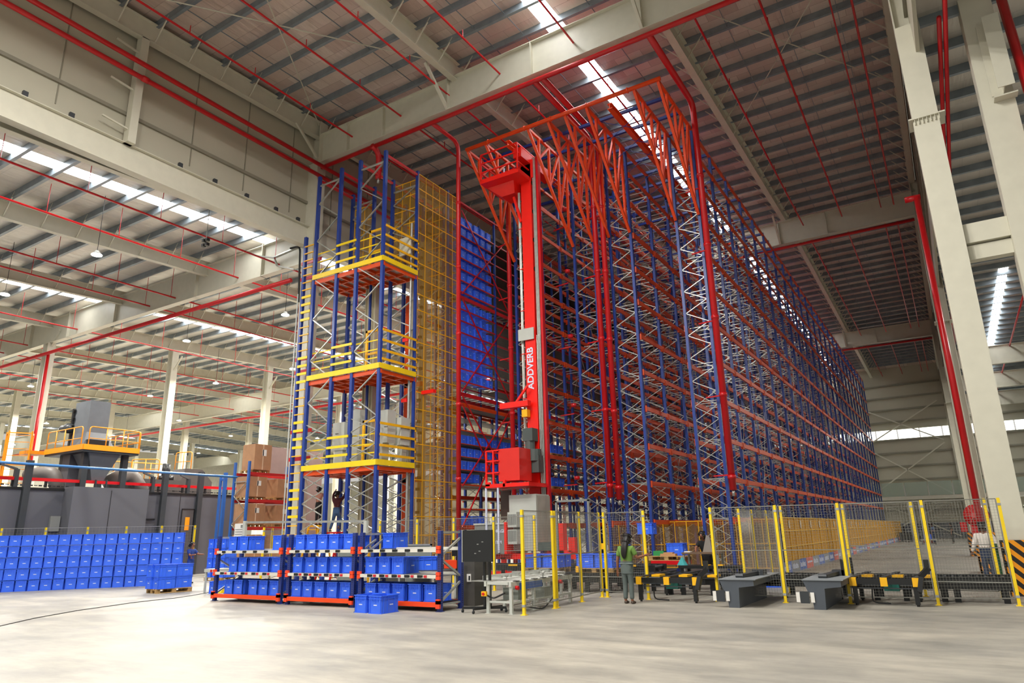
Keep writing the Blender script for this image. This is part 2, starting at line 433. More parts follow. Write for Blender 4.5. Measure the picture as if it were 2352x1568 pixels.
# twin column of the right low bay, with bracket
t = column(2.72, 21.3, LOW-.5, .75, .55, 'near cream steel column at the right edge with a stub bracket', 'low bay columns on the right')
MB().box(2.35, 3.1, 21.0, 21.03, 0, LOW-.5).build('face_plate', CREAM, t)
MB().box(2.86, 2.88, 20.55, 21.0, 12.85, 15.1).box(2.72, 3.1, 20.5, 20.53, 12.85, 15.1).box(2.6, 2.98, 20.9, 20.93, 12.85, 15.1).build('stub_bracket', CREAM, t)
MB().box(2.62, 3.15, 20.7, 21.0, 12.7, 12.74).build('seat_plate', CREAM, t)
tt = thing('tie_beam', (1.9, 21.4, 8.4), 'short cream box beam joining the two near right columns', 'beam')
MB().box(1.35, 2.35, 21.2, 21.6, 8.95, 9.5).box(1.35, 2.35, 21.3, 21.6, 8.5, 8.9).build('web_and_flanges', CREAM, tt)
for i, yy in enumerate((78.0,)):
    column(2.9, yy, 13.8, .7, .5, 'cream low bay column on the right, far one', 'low bay columns on the right')
for i, yy in enumerate((66, 78.0, 90)):
    t = thing('roof_girder', (20, yy, 13.5), 'cream girder across the right low bay, %s' % ['nearest, in front of the bright rooflight', 'second', 'farthest'][i], 'girder', 'right low bay girders')
    MB().ibeam((1.4, yy, 14.6), (48, yy, 14.6), .35, 1.5).build('web_and_flanges', CREAM, t)
# left low bay
for i, gy in enumerate((-3.0, 21.3, 45.6, 78.0)):
    if i == 0: continue
    t = thing('roof_girder', (-60, gy, 14.5), 'deep cream girder across the left low bay, %s' % ['', 'nearest, with the red main pipe below it', 'second from the camera', 'farthest from the camera'][i], 'girder', 'left low bay girders')
    MB().ibeam((-118, gy, 15.35), (-24.8, gy, 15.35), .36, 1.7, .035).build('web_and_flanges', CREAM, t)
    for x in (-28, -33.5, -41.5, -47, -52): MB().box(x-.03, x+.03, gy-.2, gy+.2, 14.5, 16.25).build('stiffener', CREAM, t)
for i, x in enumerate((-25.1, -32.8, -41.1, -49.4, -57.7, -66, -74.3, -82.6, -90.9, -99.3, -108)):
    t = thing('roof_rafter', (x, 47, 15.1), 'cream low bay rafter running away from the camera, %s counting leftward from the tall wall' % ORD[i], 'rafter', 'left low bay rafters')
    MB().ibeam((x, -6, 16.0+fl_(-6)), (x, 52, 16.0+fl_(52)), .28, .8, .03).ibeam((x, 52, 16+fl_(52)), (x, 102, 16+fl_(102)), .28, .8, .03).build('web_and_flanges', CREAM, t)
    b = MB(); yy = 4
    while yy < 90:
        b.bar((x, yy, 15.65+fl_(yy)), (x+(.8 if i else -.8), yy, LOW-.05+fl_(yy)), .045); yy += 1.5
    fb = b.build('fly_braces', CREAM, t); fb['kind'] = 'stuff'
n = 0
for xi, x in enumerate((-49.4, -74.3, -99.3)):
    for yi, yy in enumerate((12.6, 21.3, 30, 38.9, 47.6, 56.3, 65, 73.8, 82.5, 91)):
        if xi and yi < 1: continue
        t = column(x, yy, 15.6+fl_(yy) if yi != 1 else 14.5, .62, .5, 'white low bay column, %s row from the tall wall, %s one back' % (ORD[xi], ORD[yi]), 'left low bay columns')
        if xi == 0: MB().bar((x+.2, yy, 14.2), (x+1.3, yy-.1, 15.2), .1).build('knee_brace', CREAM, t)

# --- sprinkler pipes
def pipe(pts, r, label, group=None, flanges=(), name='sprinkler_pipe', mt=RED, clamps=()):
    t = thing(name, pts[0], label, 'pipe', group)
    MB().tube(pts, r, 8).build('pipe_run', mt, t, True)
    for p, q in flanges: MB().tube([p, q], r*1.25, 8).build('coupling', mt, t, True)
    for p, q in clamps: MB().bar(p, q, .06).build('bracket', mt, t)
    return t
def bend(*pts, r=.5, n=4):
    out = [Vector(pts[0])]
    for i in range(1, len(pts)-1):
        a, b, c = Vector(pts[i-1]), Vector(pts[i]), Vector(pts[i+1])
        p = b+(a-b).normalized()*r; q = b+(c-b).normalized()*r
        for k in range(n+1):
            u = k/n; out.append((1-u)**2*p+2*u*(1-u)*b+u*u*q)
    out.append(Vector(pts[-1])); return out
pipe([(-23.95, -5, 19.0), (-23.95, 24.5, 18.82)], .1, 'lower of two thick red pipes along the left cladding', 'twin wall pipes', [((-23.95, 12.0, 18.9), (-23.95, 12.25, 18.9))])
pipe([(-23.75, -5, 19.5), (-23.75, 24.5, 19.25)], .1, 'upper of two thick red pipes along the left cladding', 'twin wall pipes')
for i, (x, z) in enumerate([(-22.1, 20.5), (-19.0, 20.5), (-16.2, 20.5), (-13.5, 20.5), (-5.5, 20.5), (-3.2, 20.5), (-.3, 20.5), (-1.0, 20.5), (-10.0, 20.5)]):
    nm = ['leftmost, by the cladding', 'second from the left cladding', 'third from the left cladding', 'left of the rooflight', 'just right of the right rafter', 'middle of the right roof panel',
          'nearest the right cladding', 'thinner, beside the rightmost one', 'right beside the rooflight strip'][i]
    t = thing('sprinkler_pipe', (x, 8, z), 'thin red sprinkler pipe under the high roof, %s' % nm, 'pipe', 'ceiling sprinkler pipes')
    MB().tube([(x, 4, z), (x, 45, z)], .045 if i != 7 else .03, 6).tube([(x, 47, z), (x, 77, z)], .045, 6).tube([(x, 79, z), (x, 101, z)], .045, 6).build('pipe_run', RED, t)
    b = MB(); yy = 9.6
    while yy < 100: b.tube([(x, yy, z), (x, yy, z+.35)], .02, 5); yy += 3
    b.build('hangers', RED, t)['kind'] = 'stuff'
for i, gy in enumerate((21.2, 45.4, 77.8)):
    pipe([(-24.05, gy, 19.4), (.62, gy, 19.4)], .1, 'thick red main pipe hung under the %s high girder' % ['nearest', 'second', 'farthest'][i], 'girder main pipes')
def drop(x, yd, zb, label, zt=19.4, r=.11, ys=21.2, blk=True):
    pts = bend((x, ys, zt), (x, yd, zt), (x, yd, zb))
    t = thing('drop_pipe', (x, yd, zb), label, 'pipe', 'vertical drop pipes')
    MB().tube(pts, r, 10).build('pipe_run', RED, t, True)
    z = zb+.4
    while z < zt-1:
        MB().tube([(x, yd, z), (x, yd, z+.14)], r*1.2, 10).build('coupling', RED, t, True); z += 3.1
    if blk:
        for z in (3.6, 6.6, 9.6, 12.6, 15.4): MB().bar((x-.7, yd+.12, z), (x, yd, z), .05).build('bracket', RED, t)
    MB().tube([(x, yd, zb), (x, yd, zb-.22)], r*.4, 8).build('drain_valve', GALV, t, True)
    return t
drop(-6.88, 26.35, 3.05, 'thick red drop pipe at the right front corner of the racking', r=.13)
drop(-11.8, 26.35, 3.0, 'left of the twin red drop pipes between the two crane aisles', r=.12)
drop(-11.42, 26.35, 2.9, 'right of the twin red drop pipes between the two crane aisles', r=.12)
drop(-17.1, 23.2, .3, 'tall red drop pipe right of the amber mesh cage', r=.1, blk=False)
drop(-16.55, 26.6, .3, 'red drop pipe at the left side of the crane aisle', zt=18.0, r=.11, ys=26.0)
drop(-13.35, 26.5, .3, 'slim bright red upright pipe right behind the crane mast', zt=17.6, r=.1, ys=26.0)
drop(-20.6, 21.6, 17.9, 'short red drop pipe entering the blue lift tower top', r=.14, blk=False)
pipe([(-118, 20.9, 13.65), (-25.4, 20.9, 13.65)], .11, 'thick red main pipe hung below the nearest low bay girder')
pipe([(-118, 45.2, 13.65), (-25.4, 45.2, 13.65)], .11, 'red main pipe below the second low bay girder')
pipe([(-48.7, 21.0, 13.6), (-48.7, 21.0, 4.0)], .1, 'red riser pipe on the near white low bay column')
pipe([(1.5, 20.9, 5), (1.5, 20.9, 1.4)], .07, 'unused') if False else None
pipe([(.62, 30, 14.3), (.62, 30, 1.2)], .11, 'long red riser pipe beside the right column above the hose reel')
pipe([(3.3, 20.9, 16), (3.5, 20.9, 9)], .12, 'thick red pipe past the stub bracket at the top right')
pipe([(.2, 30.05, 14.3), (.75, 30.05, 14.3)], .13, 'short horizontal red header on top of the right riser')
for i, x in enumerate((-26.8, -30, -35.5, -38, -46, -52.5, -56, -63, -69)):
    t = thing('sprinkler_pipe', (x, 8, 14.9), 'thin red sprinkler pipe under the left low roof, %s counting leftward from the tall wall' % ORD[i], 'pipe', 'low bay sprinkler pipes')
    MB().tube([(x, -4, 14.9), (x, 100, 14.9)], .045, 6).build('pipe_run', RED, t)
    b = MB(); yy = 3
    while yy < 98: b.tube([(x, yy, 14.9), (x, yy, LOW+fl_(yy)-.1)], .015, 5); yy += 3
    b.build('hangers', RED, t)['kind'] = 'stuff'
for i, (x, yy) in enumerate([(1.9, 26), (1.75, 29), (5.6, 40)]):
    pipe([(x, yy-9, 15.2), (x, yy+50, 15.2)], .06, 'red sprinkler pipe under the right low roof, %s' % ['nearest the tall wall', 'second', 'beside the rooflight'][i], 'right sprinkler pipes')
# cross rods under the high roof
for i, (a, b) in enumerate([((-24.2, 9, 21.4), (-15.9, 21, 21.8)), ((-24.2, 21, 21.75), (-15.9, 9, 21.35)), ((-6.9, 22, 21.9), (.85, 34, 21.9)), ((-6.9, 34, 21.9), (.85, 22, 21.9))]):
    solo(MB().tube([a, b], .025, 6), 'brace_rod', CREAM, a, 'thin pale cross rod under the high roof, %s' % ['near left, rising rightward', 'near left, crossing back', 'right panel first, going right', 'right panel first, crossing back', 'right panel second, going right', 'right panel second, crossing back'][i], 'rod', 'roof cross rods')

t = thing('hanging_device', (-26.5, 17.0, 14.4), 'small black device hanging on a rod under the first low bay rooflight', 'device')
MB().tube([(-26.5, 17.0, 14.6), (-26.5, 17.0, 16.2)], .02, 6).build('rod', GALV, t)
for (dx, dz) in ((-.17, 14.5), (.07, 14.5), (-.17, 14.28), (.07, 14.28)): MB().box(-26.5+dx, -26.5+dx+.14, 16.9, 17.05, dz, dz+.14).build('head', BLACK, t)
t = thing('cable_tray', (-25.6, 21.0, 14.8), 'galvanised cable tray arm bending toward the blue lift tower', 'tray')
MB().bar((-28.2, 21.0, 15.6), (-26.9, 21.0, 15.2), .15, .06).bar((-26.9, 21.0, 15.2), (-24.9, 21.0, 15.35), .15, .06).bar((-26.9, 21.0, 15.2), (-26.6, 21.0, 14.7), .12, .06).bar((-26.6, 21.0, 14.7), (-25.3, 21.0, 14.2), .12, .06).build('tray', GALV, t)
MB().tube(bend((-25.6, 20.9, 15.35), (-24.9, 20.9, 15.3), (-24.75, 20.9, 12.4), r=.3), .05, 6).build('cable', CABLE, t)
# --- hanging lamps with their light
lp = None
LAMPS = [(-29.6, 14.0), (-29.8, 24.3), (-38.8, 24.3), (-48, 32.9), (-56.6, 32.7), (-38.2, 14.1), (-66.4, 41.7), (-39.5, 33.2), (-29.8, 34.5), (-29.8, 44.5), (-56.6, 20), (-70, 30), (-82, 45), (-48, 50), (-66, 60), (-90, 60), (-78, 34.5), (-60, 25), (-72, 52), (-98, 40), (-98, 25), (-85, 30), (-108, 60), (-50, 75), (-75, 80)]  # end of the list: lamps added beyond to brighten the far bay
LN = ['nearest, upper left', 'beside the lift tower', 'above the dark booth', 'in line with the second white column', 'farther left of the second white column', 'at the left picture edge', 'deep in the left bay', 'between first and second columns',
      'behind the lift tower', 'far behind the lift tower', 'left of the near white column', 'far left over the plant', 'distant left', 'distant middle', 'distant, low on the horizon', 'most distant', 'added, distant left behind the riser', 'added, left of the second lamp row', 'added, under the third rooflight', 'added near the left end wall, farther', 'added near the left end wall, nearer', 'added, left end, mid distance', 'added, by the left end wall', 'added, behind the tower far away', 'added, at the far corner']
lm = bpy.data.lights.new('lamp_light', 'AREA'); lm.shape = 'DISK'; lm.size = .5; lm.energy = LAMP_W; lm.color = (1, .95, .86)
lmf = lm.copy(); lmf.energy = LAMP_W*2.8
for i, (x, y) in enumerate(LAMPS+[(9, 35), (9, 52), (9, 70)]):
    z = 13.5
    lab = 'small round high bay lamp on a cable, %s' % (LN[i] if i < len(LN) else ['right low bay nearest', 'right low bay middle', 'right low bay farthest'][i-len(LN)])
    if lp is None:
        lp = thing('hanging_lamp', (x, y, z), lab, 'lamp', 'hanging high bay lamps')
        MB().tube([(x, y, z+.12), (x, y, z+.3)], [.2, .06], 12).build('housing', LGREY, lp, True)
        MB().tube([(x, y, z+.08), (x, y, z+.12)], .21, 12).build('lens', LAMPM, lp, True)
        MB().tube([(x, y, z+.3), (x, y, LOW-.3)], .012, 5).build('cable', BLACK, lp)
        o = lp
    else: o = dup(lp, (x, y, z), label=lab)
    L_ = bpy.data.objects.new('lamp_light', lm if (x > -40 and y < 30) or x > 0 else lmf); COL.objects.link(L_); L_.parent = o; L_.location = (0, 0, .05)
# unseen lamps added to light the front apron (out of frame above)
ADDED_APRON = [(-14, 4), (-6, 5), (2, 5), (-13, 8), (-5, 10), (-14, -4), (-4, -4)]
lh = bpy.data.lights.new('added_apron_lamp', 'AREA'); lh.shape = 'DISK'; lh.size = .6; lh.energy = 620; lh.color = (1, .98, .95)
for i, (x, y) in enumerate(ADDED_APRON):
    o = dup(lp, (x, y, 18.9), label='added unseen lamp under the high roof over the apron, %s of seven' % ORD[i], group='added apron lamps')
    L_ = bpy.data.objects.new('added_apron_light', lh); COL.objects.link(L_); L_.parent = o; L_.location = (0, 0, .05)
# ================================================================ RACKING
RY0, BAY, NB = 26.8, 2.7, 24
ZL = [2.0, 3.5, 5.0, 6.55, 8.1, 9.65, 11.2, 12.7, 14.3, 15.8, 17.3]
ZT = 18.4
def lattice(mb, a, b, z0, z1, zx, axis='x', c=0, t=.045, hx=.55, hz=.95):
    """zigzag between two posts; crossed below zx"""
    P = (lambda u, z: (u, c, z)) if axis == 'x' else (lambda u, z: (c, u, z))
    z = z0; s = 0
    while z+hx <= zx:
        mb.bar(P(a, z), P(b, z+hx), t, t*.5); mb.bar(P(b, z), P(a, z+hx), t, t*.5); z += hx
    while z+hz <= z1:
        p, q = (a, b) if s % 2 else (b, a)
        mb.bar(P(p, z), P(q, z+hz*.5), t, t*.7); mb.bar(P(q, z+hz*.5), P(p, z+hz), t, t*.7); z += hz; s += 0
    mb.bar(P(a, z), P(b, z), t)
    return mb
_up = {}
def shared(key, fn, name, mats, parent, loc):
    """a part whose mesh is shared between copies; loc relative to parent"""
    if key not in _up:
        o = fn().build(name, mats, None); _up[key] = o.data
    else:
        o = bpy.data.objects.new(name, _up[key]); COL.objects.link(o)
    o.parent = parent; o.location = loc
    return o
def post(h, w=.11): return lambda: MB().box(-w/2, w/2, -w/2-.01, w/2+.01, 0, h).box(-w/2-.04, w/2+.04, -w/2-.04, w/2+.04, 0, .02)
def rack(x0, x1, label, clutter=0, yoff=0, nb=NB, zt=ZT, decks=True, grp='tall pallet rack runs', levels=ZL, faces=(0, 1), seed=1):
    rnd = random.Random(seed)
    y0 = RY0+yoff
    t = thing('pallet_rack', (x0, y0, 0), label, 'rack', grp)
    for i in range(nb+1):
        yy = i*BAY
        shared(('p', zt), post(zt), 'upright', BLUE, t, (0, yy, 0))
        shared(('p', zt), post(zt), 'upright', BLUE, t, (x1-x0, yy, 0))
        w = x1-x0
        shared(('l', round(w, 2), zt), lambda: lattice(MB(), .04, w-.04, .3, zt-.3, 6.9, t=.042), 'lattice_brace', GALV, t, (0, yy, 0))
    bm = lambda: MB().box(-.03, .03, .06, BAY-.06, -.09, .08).box(-.045, .045, .055, .13, -.16, .1).box(-.045, .045, BAY-.13, BAY-.055, -.16, .1)
    rest = MB(); near = 4
    for f in faces:
        fx = (-.07 if f == 0 else x1-x0+.07)
        for z in levels:
            for i in range(nb):
                if i < near and len(levels)*near*2 <= 100: shared('beam', bm, 'beam', ORANGE, t, (fx, i*BAY, z))
                else:
                    rest.box(fx-.03, fx+.03, i*BAY+.06, (i+1)*BAY-.06, z-.09, z+.08)
                    rest.box(fx-.045, fx+.045, i*BAY+.055, i*BAY+.13, z-.16, z+.1)
    for k, v in enumerate(rest.v): pass
    o = rest.build('beam', ORANGE, None); o.parent = t; o['kind'] = 'stuff'
    if decks:
        d = MB()
        for z in levels:
            for i in range(nb):
                for u in (.5, 1.0, 1.7, 2.2):
                    yy = i*BAY+u
                    d.box(.0, x1-x0, yy-.03, yy+.03, z+.05, z+.075)
        o = d.build('pallet_support', GALV, None); o.parent = t; o['kind'] = 'stuff'
    r = MB()
    for s in (0, x1-x0):
        for i in range(2, nb, 6):
            for z in (2.2, 8.4, 14.4):
                if z+5 < zt: r.bar((s*1.0+.02, i*BAY, z), (s+.02, (i+1)*BAY, z+5), .02); r.bar((s+.02, (i+1)*BAY, z), (s+.02, i*BAY, z+5), .02)
    o = r.build('spine_bracing', GALV, None); o.parent = t; o['kind'] = 'stuff'
    # running rail on top
    m = MB()
    for s in (0, x1-x0): m.box(s-.05, s+.05, 0, nb*BAY, zt, zt+.12)
    o = m.build('top_rail', ORANGE, None); o.parent = t
    return t
RK = [(-16.3, -15.3, 'tall blue and orange pallet rack run on the left side of the red crane aisle'),
      (-13.1, -12.1, 'tall blue and orange pallet rack run on the right side of the red crane aisle'),
      (-11.3, -10.3, 'tall blue and orange pallet rack run left of the second aisle'),
      (-8.2, -7.2, 'tall blue and orange pallet rack run at the outer right face above the amber barrier')]
for i, (a, b, l) in enumerate(RK): rack(a, b, l, seed=i)

# cross ties over the aisles at the rack tops
def ordn(k):
    return ORD[k] if k < 20 else ['twent', 'thirt', 'fort', 'fift'][(k+1)//10-2]+('ieth' if (k+1) % 10 == 0 else 'y-'+ORD[(k+1) % 10-1])
for k in range(49):
    yy = 24.1+k*1.35
    o = MB().box(-16.35, -7.15, yy-.06, yy+.06, ZT+.12, ZT+.24)
    for xa in (-15.2, -10.2):
        o.bar((xa, yy+.05, ZT+.1), (xa+2, yy+.05, ZT-1.0), .02).bar((xa+2, yy+.05, ZT+.1), (xa, yy+.05, ZT-1.0), .02)
    solo(o, 'cross_tie', BLUE, (-12, yy, ZT+.12), 'blue tie beam across the rack tops, %s from the front' % ordn(k), 'beam', 'rack top ties')
# front canopy: bar and cantilever trusses
bar = thing('canopy_beam', (-11.8, 22.85, 18.6), 'orange front beam carried by the cantilever trusses above the crane', 'beam')
MB().tube([(-16.4, 22.85, 18.62), (-7.1, 22.85, 18.62)], .09, 8).build('tube', ORANGE2, bar, True)
b = MB()
for x in (-15.2, -13.3, -12.0, -10.3, -8.5): b.tube([(x, 22.85, 18.62), (x+.04, 22.85, 18.62)], .12, 8)
b.build('collar', ORANGE2, bar)
TX = [-16.3, -15.3, -13.1, -12.1, -11.3, -10.3, -8.2, -7.2]
for i, x in enumerate(TX):
    t = thing('cantilever_truss', (x, 26.7, 14.6), 'orange tapering truss reaching forward from a rack top, %s from the left' % ORD[i], 'truss', 'cantilever trusses')
    y0, y1 = 22.85, 26.7
    MB().bar((x, y0, 18.52), (x, y1, 18.52), .11).build('top_chord', ORANGE2, t)
    MB().bar((x, y0, 18.5), (x, y1, 14.4), .11).build('bottom_chord', ORANGE2, t)
    zb = lambda yy: 18.5-(yy-y0)/(y1-y0)*4.1
    pts = [y0+.9, y0+1.8, y0+2.7, y0+3.5]
    for j, yy in enumerate(pts):
        MB().bar((x, yy, 18.5), (x, yy, zb(yy)), .1).build('vertical', ORANGE2, t)
        if j: MB().bar((x, yy, 18.5), (x, pts[j-1], zb(pts[j-1])), .09).build('diagonal', ORANGE2, t)
for i, (x, nm) in enumerate([(-14.2, 'over the red crane'), (-9.3, 'over the empty second aisle')]):
    t = thing('crane_guide_rail', (x, 50, 18.3), 'thick orange top guide rail %s' % nm, 'rail', 'crane guide rails')
    MB().ibeam((x, 22.9, 18.25), (x, 91, 18.25), .2, .26, .03).build('rail', ORANGE2, t)
    for k in range(24): MB().box(x-.25, x+.25, RY0+k*BAY-.08, RY0+k*BAY+.08, 18.38, 18.5).build('hanger', ORANGE2, t)

# ---------------------------------------------------------------- crates
def crate_mb(L=.6, Wd=.4, H=.385):
    m = MB(); t = .012; e = .018
    x0, x1, y0, y1 = -L/2+e, L/2-e, -Wd/2+e, Wd/2-e
    m.box(x0, x1, y0, y1, .0, .02)
    for a in ((x0, x1, y0, y0+t), (x0, x1, y1-t, y1), (x0, x0+t, y0, y1), (x1-t, x1, y0, y1)): m.box(*a, .0, H)
    # inside bottom in a darker blue
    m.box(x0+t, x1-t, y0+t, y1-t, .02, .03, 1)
    # rim, corner posts, ribs, foot
    for z0, z1, g in ((H-.018, H, 0), (H-.075, H-.062, .004)):
        m.box(-L/2+g, L/2-g, -Wd/2+g, y0, z0, z1).box(-L/2+g, L/2-g, y1, Wd/2-g, z0, z1).box(-L/2+g, x0, -Wd/2+g, Wd/2-g, z0, z1).box(x1, L/2-g, -Wd/2+g, Wd/2-g, z0, z1)
    m.box(-L/2+.004, L/2-.004, -Wd/2+.004, y0, 0, .016).box(-L/2+.004, L/2-.004, y1, Wd/2-.004, 0, .016).box(-L/2+.004, x0, -Wd/2, Wd/2, 0, .016).box(x1, L/2-.004, -Wd/2, Wd/2, 0, .016)
    for sx in (-1, 1):
        for yy in (-.15, .15): # corner verticals on short ends
            m.box(min(sx*L/2*.985, sx*x1), max(sx*L/2*.985, sx*x1), yy-.012, yy+.012, 0, H)
        for yy in (-.09, -.045, 0, .045, .09):
            h = .12 if abs(yy) > .01 else .15
            m.box(min(sx*L/2*.99, sx*x1), max(sx*L/2*.99, sx*x1), yy-.007, yy+.007, H-h, H)
        m.box(min(sx*x1, sx*(x1+.002)), max(sx*x1, sx*(x1+.002)), -.05, .05, .17, .192, 2)
    for sy in (-1, 1):
        for xx in (-.2, -.07, .16):
            m.box(xx-.008, xx+.008, min(sy*Wd/2*.98, sy*y1), max(sy*Wd/2*.98, sy*y1), 0, H)
        m.box(.0, .11, min(sy*y1, sy*(y1+.002)), max(sy*y1, sy*(y1+.002)), .17, .192, 2)
    return m
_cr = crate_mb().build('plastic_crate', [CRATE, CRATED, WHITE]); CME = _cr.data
bpy.data.objects.remove(_cr)
CR2 = MB(); # simplified crate for the far rows
CR2.box(-.29, .29, -.19, .19, 0, .36).box(-.3, .3, -.2, .2, .345, .39).box(-.3, -.285, -.15, -.12, 0, .36).box(.285, .3, -.15, -.12, 0, .36).box(-.3, -.285, .12, .15, 0, .36).box(.285, .3, .12, .15, 0, .36)
CR2.box(-.1, .1, -.3*0-.192, -.19, .17, .19, 1).box(.29, .292, -.05, .05, .17, .19, 1).box(-.22, -.2, -.2, -.19, 0, .34).box(.2, .22, -.2, -.19, 0, .34)
_c2 = CR2.build('plastic_crate', [CRATE, WHITE]); CME2 = _c2.data; bpy.data.objects.remove(_c2)
def crate(x, y, z, rz, label, group=None, me=None, name='plastic_crate'):
    o = bpy.data.objects.new(name, me or CME); COL.objects.link(o)
    o.location = (x, y, z); o.rotation_euler = (0, 0, rz)
    return tag(o, label, 'crate', group)
PI = math.pi
def pallet_mb(L=1.2, Wd=.8, H=.14):
    m = MB()
    for i in range(5):
        yy = -Wd/2+.05+i*(Wd-.1)/4; m.box(-L/2, L/2, yy-.048, yy+.048, H-.022, H)
    for x in (-L/2+.07, 0, L/2-.07):
        m.box(x-.07, x+.07, -Wd/2, Wd/2, H-.044, H-.022)
        for yy in (-Wd/2+.06, 0, Wd/2-.06): m.box(x-.07, x+.07, yy-.05, yy+.05, .022, H-.044)
    for yy in (-Wd/2+.06, 0, Wd/2-.06): m.box(-L/2, L/2, yy-.05, yy+.05, 0, .022)
    return m
_p = pallet_mb().build('wooden_pallet', WOOD); PME = _p.data; bpy.data.objects.remove(_p)
def pallet(x, y, z, rz, label, group=None):
    o = bpy.data.objects.new('wooden_pallet', PME); COL.objects.link(o)
    o.location = (x, y, z); o.rotation_euler = (0, 0, rz)
    return tag(o, label, 'pallet', group)

# crates on pallets in the rack left of the crane aisle (seen right of the mast)
LV = ['third', 'second', 'first']
for j, (z, ncr, yb) in enumerate([(6.62, 1, 27.9), (5.07, 2, 28.6), (3.57, 2, 28.6)]):
    w = ['upper', 'middle', 'lower'][j]
    pallet(-15.75, yb, z, PI/2, 'wooden pallet in the rack right of the crane mast, %s one' % w, 'rack pallets right of the mast')
    for q in range(ncr*2):
        yy = yb-.3+.6*(q//2) if ncr == 2 else yb-.1
        crate(-15.55+(-.4 if q % 2 else 0), yy, z+.14, PI/2, 'blue crate on the %s pallet right of the crane mast, %s%s' % (w, 'front row' if q % 2 == 0 else 'back row', '' if ncr == 1 else (', nearer one' if q < 2 else ', farther one')), 'crates right of the mast')

# ---------------------------------------------------------------- shuttle rack D with rows of crates
DX = -19.05
t = thing('shuttle_rack', (DX-1.0, 25.9, 0), 'tall narrow storage rack full of blue crates behind the red drop pipe', 'rack')
ZD = [3.9+.0, 4.56, 5.16, 5.76, 6.4] + [8.75+.6*i for i in range(7)] + [13.25+.6*i for i in range(7)]
nD = 14
for i in range(nD):
    for fx in (0, 1.0):
        MB().box(-.05+fx, .05+fx, i*3.2-.05, i*3.2+.05, 0, 18.2).build('upright', BLUE, t, off=(0, 0, 0)) if False else shared('dp', lambda: MB().box(-.05, .05, -.05, .05, 0, 18.2), 'upright', BLUE, t, (fx, i*3.2, 0))
for z in ZD+[2.0, 2.8, 7.6, 8.1, 12.95]:
    thick = z in (12.95, 8.1, 2.0, 7.6)
    for fx in (0, 1.0):
        m = MB().box(fx-.03, fx+.03, 0, nD*3.2-3.2, z-(.09 if thick else .04), z+(.09 if thick else .02))
        o = m.build('beam', RED if z > 8 else ORANGE, None); o.parent = t
m = MB()
for z in (12.95, 8.1, 2.8, 3.9, 7.6):
    for i in range(90): m.box(0, 1, i*.45, i*.45+.04, z+.03, z+.06)
o = m.build('deck_slats', GALV, None); o.parent = t; o['kind'] = 'stuff'
for z in ZD+[2.0, 2.8, 7.6]:
    o = MB().box(.02, .98, 3.3 if z > 8 else .1, nD*3.2-3.2, z-.03, z-.015).build('view_block_plate', mat('dull_brown_plate', '#5a5048', .5, .2, .1, 6), None); o.parent = t  # dark plates added to block the bright wall showing through the racks
m = MB()
for z in (4.56, 5.16, 5.76): m.box(-.0, 1.05, 0, 9.6, z-.1, z-.02)
o = m.build('tray_channel', CHAR, None); o.parent = t
rb = MB()
for (za, zb_) in ((8.2, 12.9), (13.1, 17.6), (3.8, 8.0), (2.0, 7.6)):
    rb.bar((1.1, .1, za), (1.1, 4.5, zb_), .05); rb.bar((1.1, 4.5, za), (1.1, .1, zb_), .05)
o = rb.build('x_brace', RED, None); o.parent = t
for gi, (zs, ny, nm) in enumerate([([13.27+.6*i for i in range(7)], 5, 'top block'), ([8.77+.6*i for i in range(7)], 5, 'middle block')]):
    for r_, z in enumerate(zs):
        for q in range(ny):
            crate(DX-.28, 26.25+q*.58, z, 0, 'blue crate in the tall rack, %s, %s row up, %s from the red pipe' % (nm, ORD[r_], ORD[q]), 'crates in the tall rack', CME2)
for r_, z in enumerate([4.0, 4.58, 5.18, 5.78]):
    for q in range(3 if r_ == 0 else 9):
        crate(DX-.28, 26.25+q*.52, z, 0, 'blue crate in the tall rack, low block, %s row up, %s from the red pipe' % (ORD[r_], ORD[q]), 'crates in the tall rack', CME2)
for q in range(3):
    crate(DX-.28, 26.5+q*.6, 2.1, 0, 'blue crate in the tall crate rack, lowest shelf, %s from the red pipe' % ORD[q], 'crates in the tall rack', CME2)
for i, (a, b) in enumerate([(-22.4, -21.4)]):
    t = rack(a, b, 'blue and orange rack run deep behind the lift tower', yoff=1.5, nb=14, zt=17.8, grp='rear racks')
    for k in range(27):
        z = 1.6+.6*k
        o = MB().box(.02, .98, .1, 37.6, z, z+.015).build('view_block_plate', MATS['dull_brown_plate'], None); o.parent = t  # added too, darkening the view through the rear rack

# ---------------------------------------------------------------- lift tower with platforms
P = [-23.2, -21.75, -20.55, -19.03]; TY = [20.4, 22.6, 24.9]; TZ = 18.25
t = thing('lift_tower', (-21, 20.4, 0), 'blue steel lift tower with three yellow railed platforms left of the amber cage', 'tower')
def rel(m, name, mats, par=t, stuff=False):
    o = m.build(name, mats, None, off=par.location if par.parent is None else (-21, 20.4, 0)); o.parent = par
    if stuff: o['kind'] = 'stuff'
    return o
TL = Vector((-21, 20.4, 0))
def tp(m, name, mats, parent=None):
    o = m.build(name, mats, None, off=TL); o.parent = parent or t
    return o
for yi, yy in enumerate(TY):
    for x in P: tp(MB().box(x-.07, x+.07, yy-.07, yy+.07, 0, TZ).box(x-.12, x+.12, yy-.12, yy+.12, 0, .03), 'upright', BLUE)
    for a, b in ((P[0], P[1]), (P[2], P[3])):
        tp(lattice(MB(), a+.06, b-.06, .3, TZ-.1, 6.6, 'x', yy, .06, .55, 1.9 if yi == 0 else 1.4), 'lattice_brace', GALV)
for x in P:
    tp(MB().bar((x, 20.4, 18.05), (x, 27.5 if x != P[3] else 30.5, 18.05), .1), 'top_rail', RED)
for x in (P[1], P[2]): tp(MB().box(x+.25, x+.37, 22.2, 22.32, 0, 14.5), 'inner_post', BLUE)
